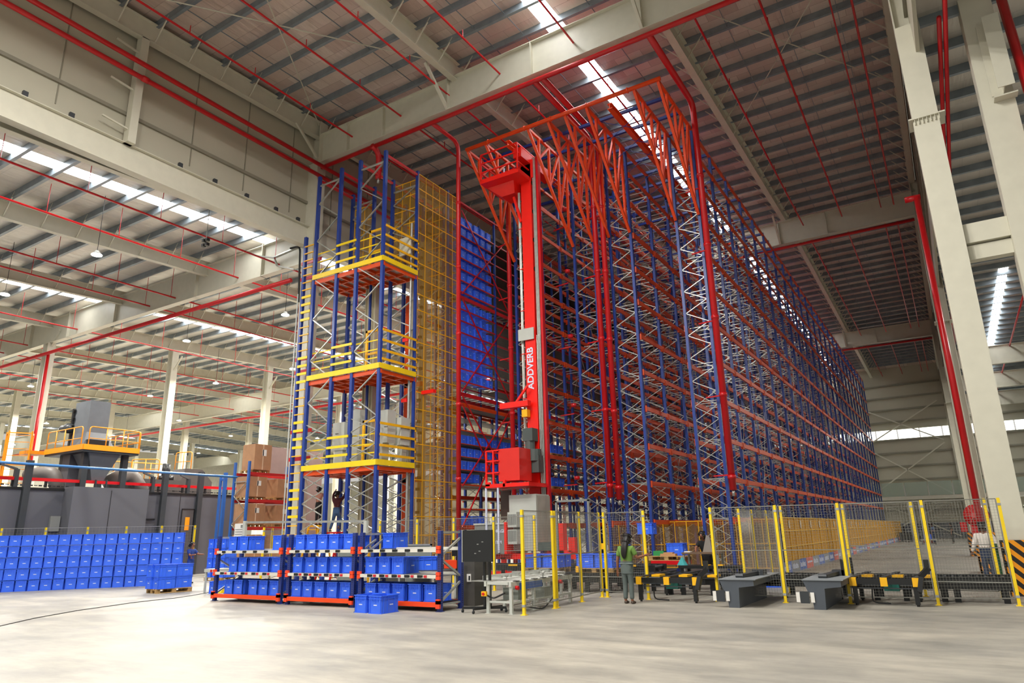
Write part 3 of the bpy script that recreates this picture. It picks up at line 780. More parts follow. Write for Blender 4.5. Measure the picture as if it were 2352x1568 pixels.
for li, z in enumerate((4.45, 8.35, 13.05)):
    d = tp(MB().box(P[0]-.05, P[3]+.05, 20.45, 22.55, z-.1, z-.06), 'platform_deck', GALV)
    f = MB()
    for yy in (20.42, 22.58): f.box(P[0]-.08, P[3]+.08, yy-.04, yy+.04, z-.26, z-.08)
    for k in range(9): x = P[0]+k*(P[3]-P[0])/8; f.box(x-.03, x+.03, 20.4, 22.6, z-.24, z-.1)
    for yy in (21.1, 21.9): f.box(P[0], P[3], yy-.03, yy+.03, z-.24, z-.1)
    tp(f, 'platform_frame', ORANGE)
    tp(MB().box(P[0]-.02, P[3]+.08, 20.3, 20.34, z-.06, z+.16).box(P[3]+.06, P[3]+.1, 20.3, 22.6, z-.06, z+.16), 'kick_plate', YEL)
    hs = (.45, .8, 1.2) if li < 2 else (.45, .85, 1.25)
    for h in hs:
        tp(MB().box(P[1], P[2], 20.28, 20.32, z+h-.05, z+h+.05).box(P[0], P[1], 20.5, 20.53, z+h-.02, z+h+.03).box(P[2], P[3], 20.5, 20.53, z+h-.02, z+h+.03), 'front_rail', YEL)
    for h in (.35, .72, 1.15, 1.6): tp(MB().box(P[3]+.06, P[3]+.1, 20.45, 22.65, z+h-.05, z+h+.05).box(P[3]+.06, P[3]+.1, 22.6, 22.66, z+h-.14, z+h+.05), 'side_rail', YEL2)
    tp(MB().box(-20.45, -20.35, 21.0, 21.08, z, z+1.9).box(-19.75, -19.65, 21.0, 21.08, z, z+1.9).box(-20.45, -19.65, 21.0, 21.08, z+1.8, z+1.9).box(-20.4, -19.7, 21.02, 21.06, z+.8, z+.9), 'gate_frame', YEL2)
# cabinets on the first platform, sign on the third
for i, (x0, x1, y0, z0, hh) in enumerate([(-19.0-.9, -19.25, 21.6, 5.3, 1.35), (-19.3, -18.85, 22.0, 5.25, 1.2)]): pass
c = tp(MB().box(-19.75, -19.15, 21.1, 21.6, 5.35, 6.7), 'control_cabinet', LGREY); tp(MB().box(-19.7, -19.2, 21.08, 21.1, 5.4, 6.65), 'cabinet_door', MGREY, c) if False else None
tp(MB().box(-19.35, -18.98, 21.75, 22.3, 5.3, 6.45), 'control_cabinet', LGREY)
tp(MB().box(-22.6, -21.9, 21.4, 21.7, 5.3, 6.5), 'control_cabinet', LGREY)
tp(MB().box(-21.4, -20.8, 21.2, 21.5, 5.3, 6.9), 'control_cabinet', LGREY)
for (x0, x1, z) in ((-19.7, -19.5, 6.5), (-19.3, -19.15, 6.1), (-22.4, -22.2, 6.0)):
    m = MB()
    for k in range(3):
        for q in range(2): m.box(x0+k*.07, x0+k*.07+.03, 21.07 if x0 > -20 else 21.37, 21.09 if x0 > -20 else 21.39, z-q*.12, z-q*.12+.03)
    tp(m, 'indicator', BLACK)
tp(MB().box(-19.62, -18.98, 22.1, 22.16, 13.9, 14.75), 'sign_board', mat('pale_board', '#d4cfb8', .5))
for bb in ((-19.7, -19.4, 21.1, 21.5, 4.45, 5.35), (-19.3, -19.05, 21.9, 22.2, 4.45, 5.3), (-21.3, -20.9, 21.2, 21.5, 4.45, 5.3), (-22.5, -22.0, 21.45, 21.65, 4.45, 5.3)): tp(MB().box(*bb), 'cabinet_stand', LGREY)
# lift masts inside the cage and tower
for i, (x, yy, zt) in enumerate([(-19.55, 23.0, 15.2), (-19.55, 23.75, 15.2), (-21.6, 22.3, 13.6), (-21.2, 22.3, 13.6)]):
    tp(MB().ibeam((x, yy, 0), (x, yy, zt), .2, .22, .03).bar((x+.02, yy+.18, .5), (x+.02, yy+.18, zt), .08), 'lift_mast', mat('beige_mast', '#b9b299', .45))
m = MB()
for k in range(30): m.cbox((-19.3, 23.25+.08*(k % 2), .7+k*.48), (.14, .12, .12))
tp(m, 'chain_guide', CHAR)
tp(MB().box(-20.3, -20.0, 23.4, 23.6, 0, 12.5).box(-20.3, -19.3, 23.4, 23.5, 3.9, 4.1).box(-20.3, -19.3, 23.4, 23.5, 8.1, 8.3), 'lift_frame', ORANGE)
tp(MB().tube([(-19.12, 22.35, 0), (-19.12, 22.35, 15.5)], .05, 8), 'conduit', GALV)
tp(MB().box(-18.98, -18.3, 23.0, 23.2, 7.6, 7.75).box(-19.5, -19.2, 22.3, 22.4, 7.2, 7.35).box(-19.5, -19.2, 22.3, 22.4, 9.9, 10.05), 'stub_arm', MRED)
# amber mesh cage
def mesh_panel(parent, a, b, z0, z1, name='mesh_panel', step=.55, t_=.035, fine=True):
    a = Vector(a); b = Vector(b); L = (b-a).length; u = (b-a).normalized()
    m = MB()
    n = max(1, round(L/step))
    for i in range(n+1):
        p = a+u*(L*i/n); m.bar((p.x, p.y, z0), (p.x, p.y, z1), t_*.7)
    nz = round((z1-z0)/step*.75)
    for i in range(nz+1):
        z = z0+(z1-z0)*i/nz; m.bar((a.x, a.y, z), (b.x, b.y, z), t_)
    o = m.build(name, YEL2, None, off=TL); o.parent = parent
    if fine:
        nrm = Vector((u.y, -u.x, 0))*.012
        q = MB().hexa([(a.x, a.y, z0), (b.x, b.y, z0), (b.x+nrm.x, b.y+nrm.y, z0), (a.x+nrm.x, a.y+nrm.y, z0), (a.x, a.y, z1), (b.x, b.y, z1), (b.x+nrm.x, b.y+nrm.y, z1), (a.x+nrm.x, a.y+nrm.y, z1)])
        o2 = q.build('fine_mesh', AMBERMESH, None); 
        o2.data.transform(Matrix.Translation(-TL)); o2.parent = parent
    return o
mesh_panel(t, (-18.97, 22.62), (-18.97, 25.75), .2, 18.1)
mesh_panel(t, (-20.5, 22.68), (-19.05, 22.68), 12.9, 17.9)
mesh_panel(t, (-23.1, 22.68), (-21.8, 22.68), 13.0, 17.4)
mesh_panel(t, (-20.4, 24.9), (-19.1, 24.9), .2, 17.5, fine=False)
# yellow ladder on the left
lad = thing('caged_ladder', (-23.9, 20.4, 0), 'tall yellow rung ladder on the left side of the blue lift tower', 'ladder')
MB().box(-23.97, -23.83, 20.33, 20.47, 0, 15.3).build('upright', BLUE, lad)
MB().tube([(-24.12, 20.3, 0), (-24.12, 20.3, 12.5)], .03, 6).build('cable_conduit', LGREY, lad)
z = 1.1; k = 0
while z < 15:
    wide = (k % 8) in (4, 5, 6, 7) and z < 14
    MB().box(-23.87, -23.27, 20.3, 20.36, z-.05 if wide else z-.025, z+.06 if wide else z+.02).build('rung', YEL if wide else YEL2, lad); z += .36; k += 1
for z in (8.9, 9.5, 6.2, 5.0, 13.4, 14.2): MB().box(-24.5, -23.2, 20.7, 20.76, z-.08, z+.08).build('cross_bar', RED, lad)

# ---------------------------------------------------------------- red stacker crane
cx, cy = -14.0, 24.2
SCt = thing('stacker_crane', (cx, cy, 0), 'bright red stacker crane with a tall mast, top cage and grey cabinet', 'crane')
CL = Vector((cx, cy, 0))
def sp(m, name, mats, parent=None, smooth=False):
    o = m.build(name, mats, None, smooth, off=CL); o.parent = parent or SCt; return o
sp(MB().box(-14.22, -13.72, 24.0, 24.6, 1.0, 17.6), 'mast', MRED)
holes = MB()
for z in (16.7, 15.3, 13.95, 12.6): holes.tube([(-13.725, 24.15, z), (-13.712, 24.15, z)], .11, 14)
sp(holes, 'mast_hole', BLACK)
sp(MB().box(-13.66, -13.5, 24.05, 24.3, .8, 17.9), 'guide_rail', GALV)
sp(MB().box(-13.48, -13.44, 24.05, 24.3, .8, 17.9).box(-13.42, -13.34, 24.0, 24.2, .8, 17.9), 'rail_backing', RED)
sp(MB().tube([(-14.42, 24.1, 1), (-14.42, 24.1, 16.4)], .035, 6).tube([(-14.36, 24.1, 1), (-14.36, 24.1, 16.4)], .02, 6), 'ladder_stile', GALV)
m = MB()
z = 3.2
while z < 16.2: m.box(-14.46, -14.22, 24.06, 24.12, z, z+.03); z += 1.9
sp(m, 'stile_bracket', MRED)
for dx in (-.02, .05, .12): sp(MB().tube([(-13.62+dx, 23.98, 1.2), (-13.62+dx, 23.98, 9.6)], .018, 6), 'hoist_rope', GALV)
# top head and cage
sp(MB().box(-14.1, -13.7, 23.2, 26.0, 17.6, 18.05).box(-14.3, -13.6, 24.0, 24.7, 16.9, 17.8), 'top_head', MRED)
cg = sp(MB().hexa([(-15.75, 23.0, 16.75), (-13.75, 23.0, 16.75), (-13.75, 24.9, 16.75), (-15.75, 24.9, 16.75), (-15.75, 23.0, 16.95), (-13.75, 23.0, 16.95), (-13.75, 24.9, 16.95), (-15.75, 24.9, 16.95)])
        .hexa([(-15.2, 23.9, 16.35), (-14.5, 23.9, 16.35), (-14.5, 24.7, 16.35), (-15.2, 24.7, 16.35), (-15.7, 23.5, 16.76), (-14.3, 23.5, 16.76), (-14.3, 24.85, 16.76), (-15.7, 24.85, 16.76)]), 'top_platform', MRED)
m = MB()
for (x, yy) in ((-15.72, 23.03), (-13.8, 23.03), (-15.72, 24.87), (-14.7, 24.87)): m.bar((x, yy, 16.9), (x, yy, 18.2), .06)
for z in (17.3, 17.75, 18.2):
    m.bar((-15.72, 23.03, z), (-13.8, 23.03, z), .05); m.bar((-15.72, 23.03, z), (-15.72, 24.87, z), .05); m.bar((-13.8, 23.03, z), (-13.8, 24.87, z), .05); m.bar((-15.72, 24.87, z), (-13.8, 24.87, z), .05)
m.bar((-14.6, 24.0, 16.2), (-14.25, 24.0, 14.9), .1)
sp(m, 'cage_railing', MRED)
sp(MB().tube([(-15.1, 24.0, 16.95), (-15.1, 24.0, 17.8)], .04, 6).tube([(-14.8, 24.0, 16.95), (-14.8, 24.0, 17.6)], .03, 6), 'white_conduit', WHITE)
# placard and lettering
pl_ = sp(MB().box(-14.5, -13.75, 23.9, 23.94, 9.45, 9.95), 'placard', LGREY)
rotm = Matrix.Translation(Vector((-13.87, 23.985, 7.35))-CL) @ Matrix.Rotation(R(-90), 4, 'Y') @ Matrix.Rotation(R(90), 4, 'X')
text_mesh('ADDVERB', .4, 'mast_lettering', WHITE, SCt, rotm)
# arm, motor
a_ = sp(MB().box(-15.3, -13.95, 23.6, 23.85, 6.62, 6.85).bar((-14.6, 23.72, 6.8), (-14.0, 23.72, 7.45), .08), 'jib_arm', MRED)
sp(MB().box(-14.3, -14.05, 23.7, 23.95, 6.2, 6.5), 'hook_block', YEL2)
mo = sp(MB().box(-14.2, -13.75, 23.55, 24.0, 5.2, 5.7).tube([(-13.98, 23.75, 4.75), (-13.98, 23.75, 5.2)], .2, 12), 'hoist_motor', mat('motor_grey_green', '#4a5452', .5))
sp(MB().tube([(-13.75, 23.7, 4.4), (-13.75, 23.7, 4.85)], .26, 12).box(-13.95, -13.5, 23.55, 23.9, 3.95, 4.6), 'gearbox', MATS['motor_grey_green'])
# operator box and cage
sp(MB().box(-14.75, -13.8, 22.6, 23.5, 3.62, 4.85), 'operator_box', mat('cabinet_red', '#d8281e', .4, 0, .03))
m = MB().box(-15.3, -13.35, 22.5, 23.9, 3.38, 3.52)
for x in (-15.28, -14.95): m.bar((x, 22.55, 3.5), (x, 22.55, 4.8), .06)
m.bar((-15.28, 23.85, 3.5), (-15.28, 23.85, 4.8), .06)
for z in (3.95, 4.4, 4.8): m.bar((-15.28, 22.55, z), (-14.7, 22.55, z), .05); m.bar((-15.28, 22.55, z), (-15.28, 23.85, z), .05)
m.box(-15.3, -15.1, 22.5, 22.6, 3.45, 3.6).box(-14.5, -14.4, 22.5, 22.6, 3.4, 3.65)
sp(m, 'operator_platform', MRED)
sp(MB().bar((-15.3, 22.55, 1.0), (-15.3, 22.55, 3.4), .06).bar((-14.75, 22.55, 1.0), (-14.75, 22.55, 3.4), .06), 'white_upright', WHITE)
# cabinets at the base
cb = sp(MB().box(-14.55, -13.35, 23.0, 24.1, 1.05, 3.1), 'electrical_cabinet', LGREY)
sp(MB().box(-14.35, -13.95, 22.55, 23.0, 1.9, 2.45).box(-14.35, -13.95, 22.55, 23.0, 1.3, 1.82), 'cooling_unit', LGREY)
m = MB()
for z0 in (1.95, 1.36):
    for k in range(9): m.box(-14.32+k*.04, -14.3+k*.04, 22.535, 22.55, z0+.04, z0+.42)
sp(m, 'vent_slots', MGREY)
sp(MB().box(-13.345, -13.335, 23.05, 24.05, 1.1, 3.05), 'cabinet_side_door', mat('warm_grey_enamel', '#aaa79c', .4))
scb = sp(MB().box(-15.9, -14.5, 22.6, 23.2, .95, 2.05), 'control_cabinet', MGREY)
sp(MB().box(-15.92, -14.48, 22.56, 22.62, 2.02, 2.08).tube([(-15.3, 22.7, 2.05), (-15.3, 22.7, 2.15)], .06, 8), 'cabinet_lid', LGREY)
for i, (s_, x, z) in enumerate([('STORAGE', -15.2, 1.72), ('AND', -15.4, 1.52), ('SYSTEM', -15.2, 1.32)]):
    text_mesh(s_, .16, 'cabinet_lettering', WHITE, SCt, Matrix.Translation(Vector((x, 22.59, z))-CL) @ Matrix.Rotation(R(90), 4, 'X'))
sp(MB().box(-14.48, -14.38, 22.5, 24, .95, 2.1).box(-16.0, -11.6, 22.9, 23.6, .75, .95).box(-15.9, -15.7, 22.9, 23.0, .2, .8).box(-14.9, -14.7, 22.9, 23.0, .2, .8).box(-13.9, -13.7, 22.9, 23, .2, .8)
   .box(-16.2, -11.6, 23.0, 23.6, .06, .3), 'base_frame', MRED)
sp(MB().box(-12.5, -12.2, 22.9, 23.2, .9, 2.0).box(-12.9, -11.9, 22.9, 23.4, .9, 1.05).box(-12.0, -11.75, 22.9, 23.1, 1.0, 1.5), 'carriage_fork', MRED)
sp(MB().box(-13.2, -12.55, 22.8, 22.95, 1.05, 1.35), 'fork_motor', MATS['motor_grey_green'])
sp(MB().box(-15.2, -14.75, 23.4, 23.5, 2.2, 3.3), 'brown_panel', mat('smoked_panel', '#4a3a32', .3))
# ================================================================ FLOW RACKS WITH CRATES (FRONT)
def rrot(cx_, cy_, ang):
    c, s = math.cos(ang), math.sin(ang)
    return lambda x, y: (cx_+x*c-y*s, cy_+x*s+y*c)
BX = [(-18.5, -15.72, 'left'), (-15.42, -13.05, 'middle'), (-12.8, -10.33, 'right')]
SY0, SY1 = 13.3, 14.1
NAVY = mat('navy_rack_paint', '#24357c', 0.4, 0, .05)
HOLE = mat('dark_slot', '#0e1430', .6)
ALU = mat('aluminium_profile', '#dcd9cc', 0.4, .1, .04)
ORC = mat('orange_connector', '#e8451c', .4)
for bi, (xa, xb, nm) in enumerate(BX):
    t = thing('flow_rack', (xa, SY0, 0), '%s bay of the navy blue crate rack row with orange bottom beam' % nm, 'rack', 'front crate rack bays')
    for x in (xa, xb):
        for y in (SY0, SY1):
            MB().box(x-.05, x+.05, y-.045, y+.045, 0, 1.78).box(x-.08, x+.08, y-.07, y+.07, 0, .012).build('upright', NAVY, t)
        hm = MB()
        for k in range(32):
            hm.box(x-.02, x-.008, SY0-.047, SY0-.044, .12+k*.05, .145+k*.05).box(x+.008, x+.02, SY0-.047, SY0-.044, .12+k*.05, .145+k*.05)
            hm.box(x+.049, x+.052, SY0-.015, SY0+.01, .12+k*.05, .14+k*.05).box(x+.049, x+.052, SY1-.015, SY1+.01, .12+k*.05, .14+k*.05)
        o = hm.build('slot_pattern', HOLE, t); o['kind'] = 'stuff'
        MB().bar((x, SY0, 1.74), (x, SY1, 1.74), .05).bar((x, SY0, 1.2), (x, SY1, 1.62), .045).bar((x, SY0, 1.15), (x, SY1, .72), .045).bar((x, SY0, .2), (x, SY1, .62), .045).bar((x, SY0, .15), (x, SY1, .15), .04).build('lattice_brace', GALV, t)
    for y in (SY0-.06, SY1): MB().box(xa+.05, xb-.05, y-.03, y+.03, .1, .2).build('bottom_beam', ORANGE2, t)
    for x in (xa, xb):
        for z in (.07, .69, 1.27): MB().box(x-.055, x+.055, SY0-.1, SY0-.045, z, z+(.2 if z < .5 else .08)).box(x-.055, x+.055, SY0-.1, SY0-.045, z+.095, z+.17).box(x-.03, x+.03, SY0-.08, SY0-.045, z, z+.17).build('beam_connector', ORC, t)
    for zi, z in enumerate((.76, 1.34)):
        p = MB().box(xa+.05, xb-.05, SY0-.1, SY0-.04, z-.04, z+.035).build('light_bar', ALU, t)
        MB().box(xa+.05, xb-.05, SY1-.03, SY1+.03, z-.02, z+.06).build('rear_beam', ALU, t)
        MB().box(xa+.05, xb-.05, SY0-.03, SY1 if zi == 0 else SY0+.3, z-.005, z+.0).build('shelf_sheet', mat('dark_shelf', '#3a3c44', .6), t)
        q = MB(); q2 = MB()
        for k in range(5):
            x = xa+.3+k*(xb-xa-.5)/5
            q.box(x, x+.12, SY0-.112, SY0-.1, z-.028, z+.033).box(x+.1, x+.16, SY0-.125, SY0-.1, z-.02, z+.03)
            if zi == 0: q2.box(x+.2, x+.28, SY0-.12, SY0-.1, z-.025, z+.028)
        q.build('indicator_light', BLACK, p)
        if q2.v: q2.build('pick_button', mat('red_button', '#c8202c', .35), p)
    MB().box(xa+.05, xb-.05, SY0, SY1, .17, .19).build('shelf_sheet', MATS['dark_shelf'], t)
rows = {('left', 'bottom'): [-18.15, -17.72, -17.09, -16.66, -16.22], ('left', 'middle'): [-18.02, -17.6, -17.12, -16.68, -16.2], ('left', 'top'): [-18.12, -17.62, -16.21],
        ('middle', 'bottom'): [-15.34, -14.92, -14.48, -14.02, -13.56], ('middle', 'middle'): [-15.34, -14.87, -14.41, -13.95, -13.5], ('middle', 'top'): [-15.3, -14.87, -14.45, -14.03, -13.5],
        ('right', 'bottom'): [-12.7, -12.27, -11.81, -11.31, -10.84], ('right', 'middle'): [-12.72, -12.28, -11.84]}
for (nm, rw), xl in rows.items():
    z = {'bottom': .2, 'middle': .8, 'top': 1.38}[rw]
    n_ = len(xl)
    for k, x in enumerate(xl):
        crate(x+.21, SY0+.33-.03, z, PI/2, 'blue crate on the %s shelf of the %s rack bay, %s from its left' % (rw, nm, ORD[k]), 'crates in the front racks')
crate(-12.55, SY1+.15, 1.38, PI/2, 'blue crate standing far back on the top shelf of the right rack bay', 'crates in the front racks')
crate(-11.98, 12.74, 0, PI/2, 'left one of the two blue crates on the floor before the right rack bay', 'crates on the open floor')
crate(-11.49, 12.70, 0, PI/2, 'right one of the two blue crates on the floor before the right rack bay', 'crates on the open floor')

# ---------------------------------------------------------------- crate wall at the left
u = Vector((.592, .806, 0)); nrm = Vector((.806, -.592, 0)); base = Vector((-30.2, 12.72, 0))
ang = math.atan2(nrm.y, nrm.x)
rnd = random.Random(3)
for r_ in range(5):
    for k in range(-2, 15):
        p = base+u*(.2+k*.398)-nrm*.3
        nth = 14-k
        crate(p.x, p.y, r_*.405, ang+rnd.uniform(-.008, .008), 'blue crate in the long crate wall, %s row up, %s from its right end' % (ORD[r_], ORD[nth]), 'crates in the left crate wall')
# small pallet stack in front
pu = Vector((.07, 1.18, 0)).normalized()
pallet(-23.3, 14.95, 0, R(80), 'wooden pallet under the small crate stack in front of the crate wall')
for lv in range(2):
    for i in range(2):
        for j in range(2):
            crate(-23.12-.42*i-(.0), 14.62+.62*j, .14+lv*.39, R(84), 'blue crate on the small front pallet, %s layer, %s, %s' % (['lower', 'upper'][lv], ['right side', 'left side'][i], ['near end', 'far end'][j]), 'crates on the small pallet')
# taller stack left of the racks
pallet(-27.4, 19.9, 0, 0, 'wooden pallet under the tall crate stack behind the left rack bay')
for lv in range(4):
    for i in range(3):
        crate(-27.78+.42*i, 19.85, .14+lv*.4, PI/2, 'blue crate in the four high floor stack, %s layer, %s from left' % (ORD[lv], ORD[i]), 'crates in the tall floor stack')
crate(-20.9, 15.2, 0, R(80), 'blue crate on the floor just left of the rack row', 'crates on the open floor')
solo(MB().tube([(-19.6, 14.3, .12), (-19.45, 14.3, .12)], .12, 10), 'yellow_drum', YEL, (-19.5, 14.3, 0), 'small yellow round object on the floor behind the left rack bay', 'drum')

# ================================================================ SAFETY FENCES
WIRE = mat('dark_fence_wire', '#86857d', .5, .3)
def fence_run(pts, h, label, twins=(), skip=(), step=.06, solid=None, zlow=.15):
    t = thing('safety_fence', (pts[0][0], pts[0][1], 0), label, 'fence', 'safety fences')
    for (x, y) in list(pts)+list(twins):
        p = MB().box(x-.03, x+.03, y-.03, y+.03, 0, h).build('post', YEL, t)
        MB().box(x-.06, x+.06, y-.06, y+.06, 0, .012).build('base_plate', YEL, p, off=(pts[0][0], pts[0][1], 0))
        for z in (h-.16, .16): MB().box(x-.036, x+.036, y-.036, y+.036, z, z+.05).build('clamp', GALV, p, off=(pts[0][0], pts[0][1], 0))
    for i in range(len(pts)-1):
        if i in skip: continue
        a, b = Vector((*pts[i], 0)), Vector((*pts[i+1], 0)); U = (b-a).normalized(); a = a+U*.05; b = b-U*.05
        L = (b-a).length; z0, z1 = zlow, h-.02
        f = MB()
        for z in (z0, (z0+z1)/2, z1): f.bar((a.x, a.y, z), (b.x, b.y, z), .022)
        for p in (a, b): f.bar((p.x, p.y, z0), (p.x, p.y, z1), .022)
        fo = f.build('mesh_panel', WIRE, t)
        w = MB(); s = step
        while s < L-.02:
            p = a+U*s; w.bar((p.x, p.y, z0), (p.x, p.y, z1), .0036); s += step
        z = z0+step
        while z < z1: w.bar((a.x, a.y, z), (b.x, b.y, z), .0036); z += step
        w.build('wire_mesh', WIRE, fo, off=(pts[0][0], pts[0][1], 0))
        if solid:
            n_ = Vector((U.y, -U.x, 0))*.006
            MB().hexa([(a.x, a.y, z0), (b.x, b.y, z0), (b.x+n_.x, b.y+n_.y, z0), (a.x+n_.x, a.y+n_.y, z0), (a.x, a.y, z1), (b.x, b.y, z1), (b.x+n_.x, b.y+n_.y, z1), (a.x+n_.x, a.y+n_.y, z1)]).build('clear_sheet', solid, fo, off=(pts[0][0], pts[0][1], 0))
    return t
fence_run([(-8.15, 13.4), (-8.2, 14.95), (-8.28, 16.4), (-8.35, 17.75)], 2.18, 'near yellow post mesh fence running back from the corner by the screen stand', twins=[(-8.17, 14.8)])
fence_run([(-8.2, 17.75), (-6.95, 17.5)], 2.18, 'short yellow post mesh fence directly behind the woman in green')
fence_run([(-5.22, 17.6), (-3.7, 17.75), (-2.35, 17.95), (-.66, 18.2), (.78, 18.55)], 2.2, 'long yellow post mesh fence in front of the docking stations and the pallet conveyor')
fence_run([(-4.09, 20.3), (-2.54, 20.3), (-.97, 20.3), (.57, 20.3)], 2.25, 'rear yellow post mesh fence behind the pallet conveyor at the right', skip=(0,))
fence_run([(-5.07, 19.7), (-5.12, 21.3), (-5.0, 22.6), (-4.95, 24.0)], 2.2, 'yellow post fence with clear sheets running back toward the amber barrier', step=.3, solid=GLASSP)
fence_run([(-16.9, 18.4), (-15.3, 18.45), (-13.9, 18.6), (-12.45, 18.75), (-11.0, 18.8)], 2.2, 'yellow post mesh fence in front of the red crane and the lift tower')
fence_run([(-31.6, 13.0), (-30.63, 14.14), (-29.78, 15.3), (-28.96, 16.41), (-28.19, 17.46), (-27.44, 18.48)], 2.3, 'yellow post fence showing its tops above the long crate wall', step=.12)
fence_run([(-25.5, 21.5), (-23.9, 19.6), (-22.3, 17.9)], 2.1, 'yellow post fence before the brown wrapped boxes', step=.12)
fr = thing('white_gantry', (-22.2, 17.0, 0), 'pale grey horizontal bar on two white posts behind the rack row', 'frame')
MB().box(-22.25, -22.12, 16.9, 17.0, 0, 2.33).box(-16.25, -16.12, 16.9, 17.0, 0, 2.18).build('post', LGREY, fr)
MB().bar((-22.2, 16.95, 2.28), (-16.2, 16.95, 2.16), .05, .07).build('bar', GALV, fr)
nb_ = thing('notice_board', (-22.6, 17.1, 0), 'white printed notice board on the left white post', 'board')
MB().box(-22.9, -22.3, 17.05, 17.08, 1.2, 2.25).build('board', PAPER, nb_)
m = MB()
for k in range(9): m.box(-22.85, -22.4, 17.04, 17.05, 1.35+k*.085, 1.37+k*.085)
m.box(-22.55, -22.35, 17.04, 17.05, 2.1, 2.2).build('print', MGREY, nb_)

# ================================================================ PARTITION BOARDS, KIOSK, SCREEN STAND
for i, (x0, x1, y, z1, mt_, lb) in enumerate([(-14.1, -13.3, 15.6, 1.47, mat('dark_board', '#4a4a46', .5), 'dark grey partition board behind the right rack bay'),
                                             (-13.25, -12.35, 15.5, 1.45, mat('sage_board', '#7f857d', .5), 'light grey green partition board behind the right rack bay'),
                                             (-16.0, -15.2, 15.6, 1.4, MATS['sage_board'], 'grey green partition board behind the middle rack bay')]):
    t = thing('partition_board', (x0, y, 0), lb, 'board')
    MB().box(x0+.03, x1-.03, y, y+.03, .1, z1-.03).build('panel', mt_, t)
    MB().box(x0, x0+.04, y-.01, y+.04, 0, z1).box(x1-.04, x1, y-.01, y+.04, 0, z1).box(x0, x1, y-.01, y+.04, z1-.04, z1).build('frame', GALV, t)
t = thing('mesh_gate', (-16.6, 19.2, 0), 'yellow framed orange mesh gate at the foot of the lift tower', 'gate')
MB().box(-18.9, -18.8, 19.1, 19.2, 0, 1.75).box(-18.2, -18.1, 19.1, 19.2, 0, 1.75).box(-18.9, -18.1, 19.1, 19.2, 1.68, 1.78).box(-18.9, -18.1, 19.1, 19.2, .8, .86).build('frame', YEL2, t)
m = MB()
for k in range(14): m.box(-18.8+k*.05, -18.79+k*.05, 19.14, 19.16, 0, 1.7)
for k in range(30): m.box(-18.8, -18.2, 19.14, 19.16, .05+k*.055, .06+k*.055)
m.build('mesh_infill', ORANGE, t)
t = thing('kiosk_panel', (-10.5, 14.8, 0), 'dark panel cabinet with a wall socket behind the screen stand', 'cabinet')
MB().box(-10.8, -10.28, 14.6, 15.3, 0, 1.5).build('body', mat('dark_laminate', '#4a4844', .5), t)
MB().box(-10.5, -10.38, 14.58, 14.6, .56, .74).build('socket', PAPER, t)
MB().box(-10.44, -10.4, 14.57, 14.58, .6, .7).build('plug', BLACK, t)
crate(-12.2, 15.2, .75, R(20), 'blue crate on the side conveyor behind the right rack bay', 'crates on conveyors')
solo(MB().box(-11.45, -11.05, 14.9, 15.2, .85, 1.05), 'orange_carton', ORC, (-11.2, 15, .85), 'small orange box on the side conveyor behind the right rack bay', 'box')
t = thing('side_conveyor', (-12, 15, 0), 'low dark conveyor table behind the right rack bay', 'conveyor')
MB().box(-12.9, -10.9, 14.75, 15.5, .72, .8).build('bed', CHAR, t)
for x in (-12.85, -11.0):
    for y in (14.8, 15.4): MB().box(x-.03, x+.03, y-.03, y+.03, 0, .72).build('leg', LGREY, t)
solo(MB().box(-11.2, -10.9, 14.9, 15.0, 1.15, 1.55).box(-11.08, -11.02, 14.92, 14.98, .8, 1.15), 'small_monitor', BLACK, (-11, 14.9, .8), 'small black monitor above the side conveyor', 'monitor')
# screen stand
t = thing('screen_stand', (-9.4, 13.6, 0), 'black mobile stand with a big screen seen from behind', 'stand')
MB().box(-9.95, -9.14, 13.42, 13.47, 1.08, 1.77).box(-9.75, -9.35, 13.47, 13.53, 1.15, 1.6).build('screen', BLACK, t)
MB().box(-9.965, -9.95, 13.41, 13.48, 1.07, 1.78).build('screen_edge', LGREY, t)
MB().box(-9.46, -9.41, 13.53, 13.58, .12, 1.65).box(-9.32, -9.27, 13.53, 13.58, .12, 1.65).build('pole', BLACK, t)
MB().box(-9.7, -9.2, 13.4, 13.7, .66, .675).build('tray', GALV, t)
b = MB().bar((-9.9, 13.35, .1), (-9.0, 13.75, .1), .06, .05).bar((-9.5, 13.2, .1), (-9.25, 13.95, .1), .06, .05)
b.build('base', BLACK, t)
for (x, y) in ((-9.9, 13.35), (-9.0, 13.75), (-9.5, 13.2), (-9.25, 13.95)):
    MB().tube([(x-.015, y, .035), (x+.015, y, .035)], .035, 10).box(x-.01, x+.01, y-.01, y+.01, .03, .1).build('castor', CHAR, t)
m = MB()
for (x, z) in ((-9.55, 1.45), (-9.42, 1.5), (-9.5, 1.3), (-9.62, 1.25)): m.box(x, x+.05, 13.415, 13.42, z, z+.02)
m.build('screen_marks', MGREY, t)

t_stand = [o for o in COL.objects if o.name.startswith('screen_stand')][0]; t_stand.location.x += .17

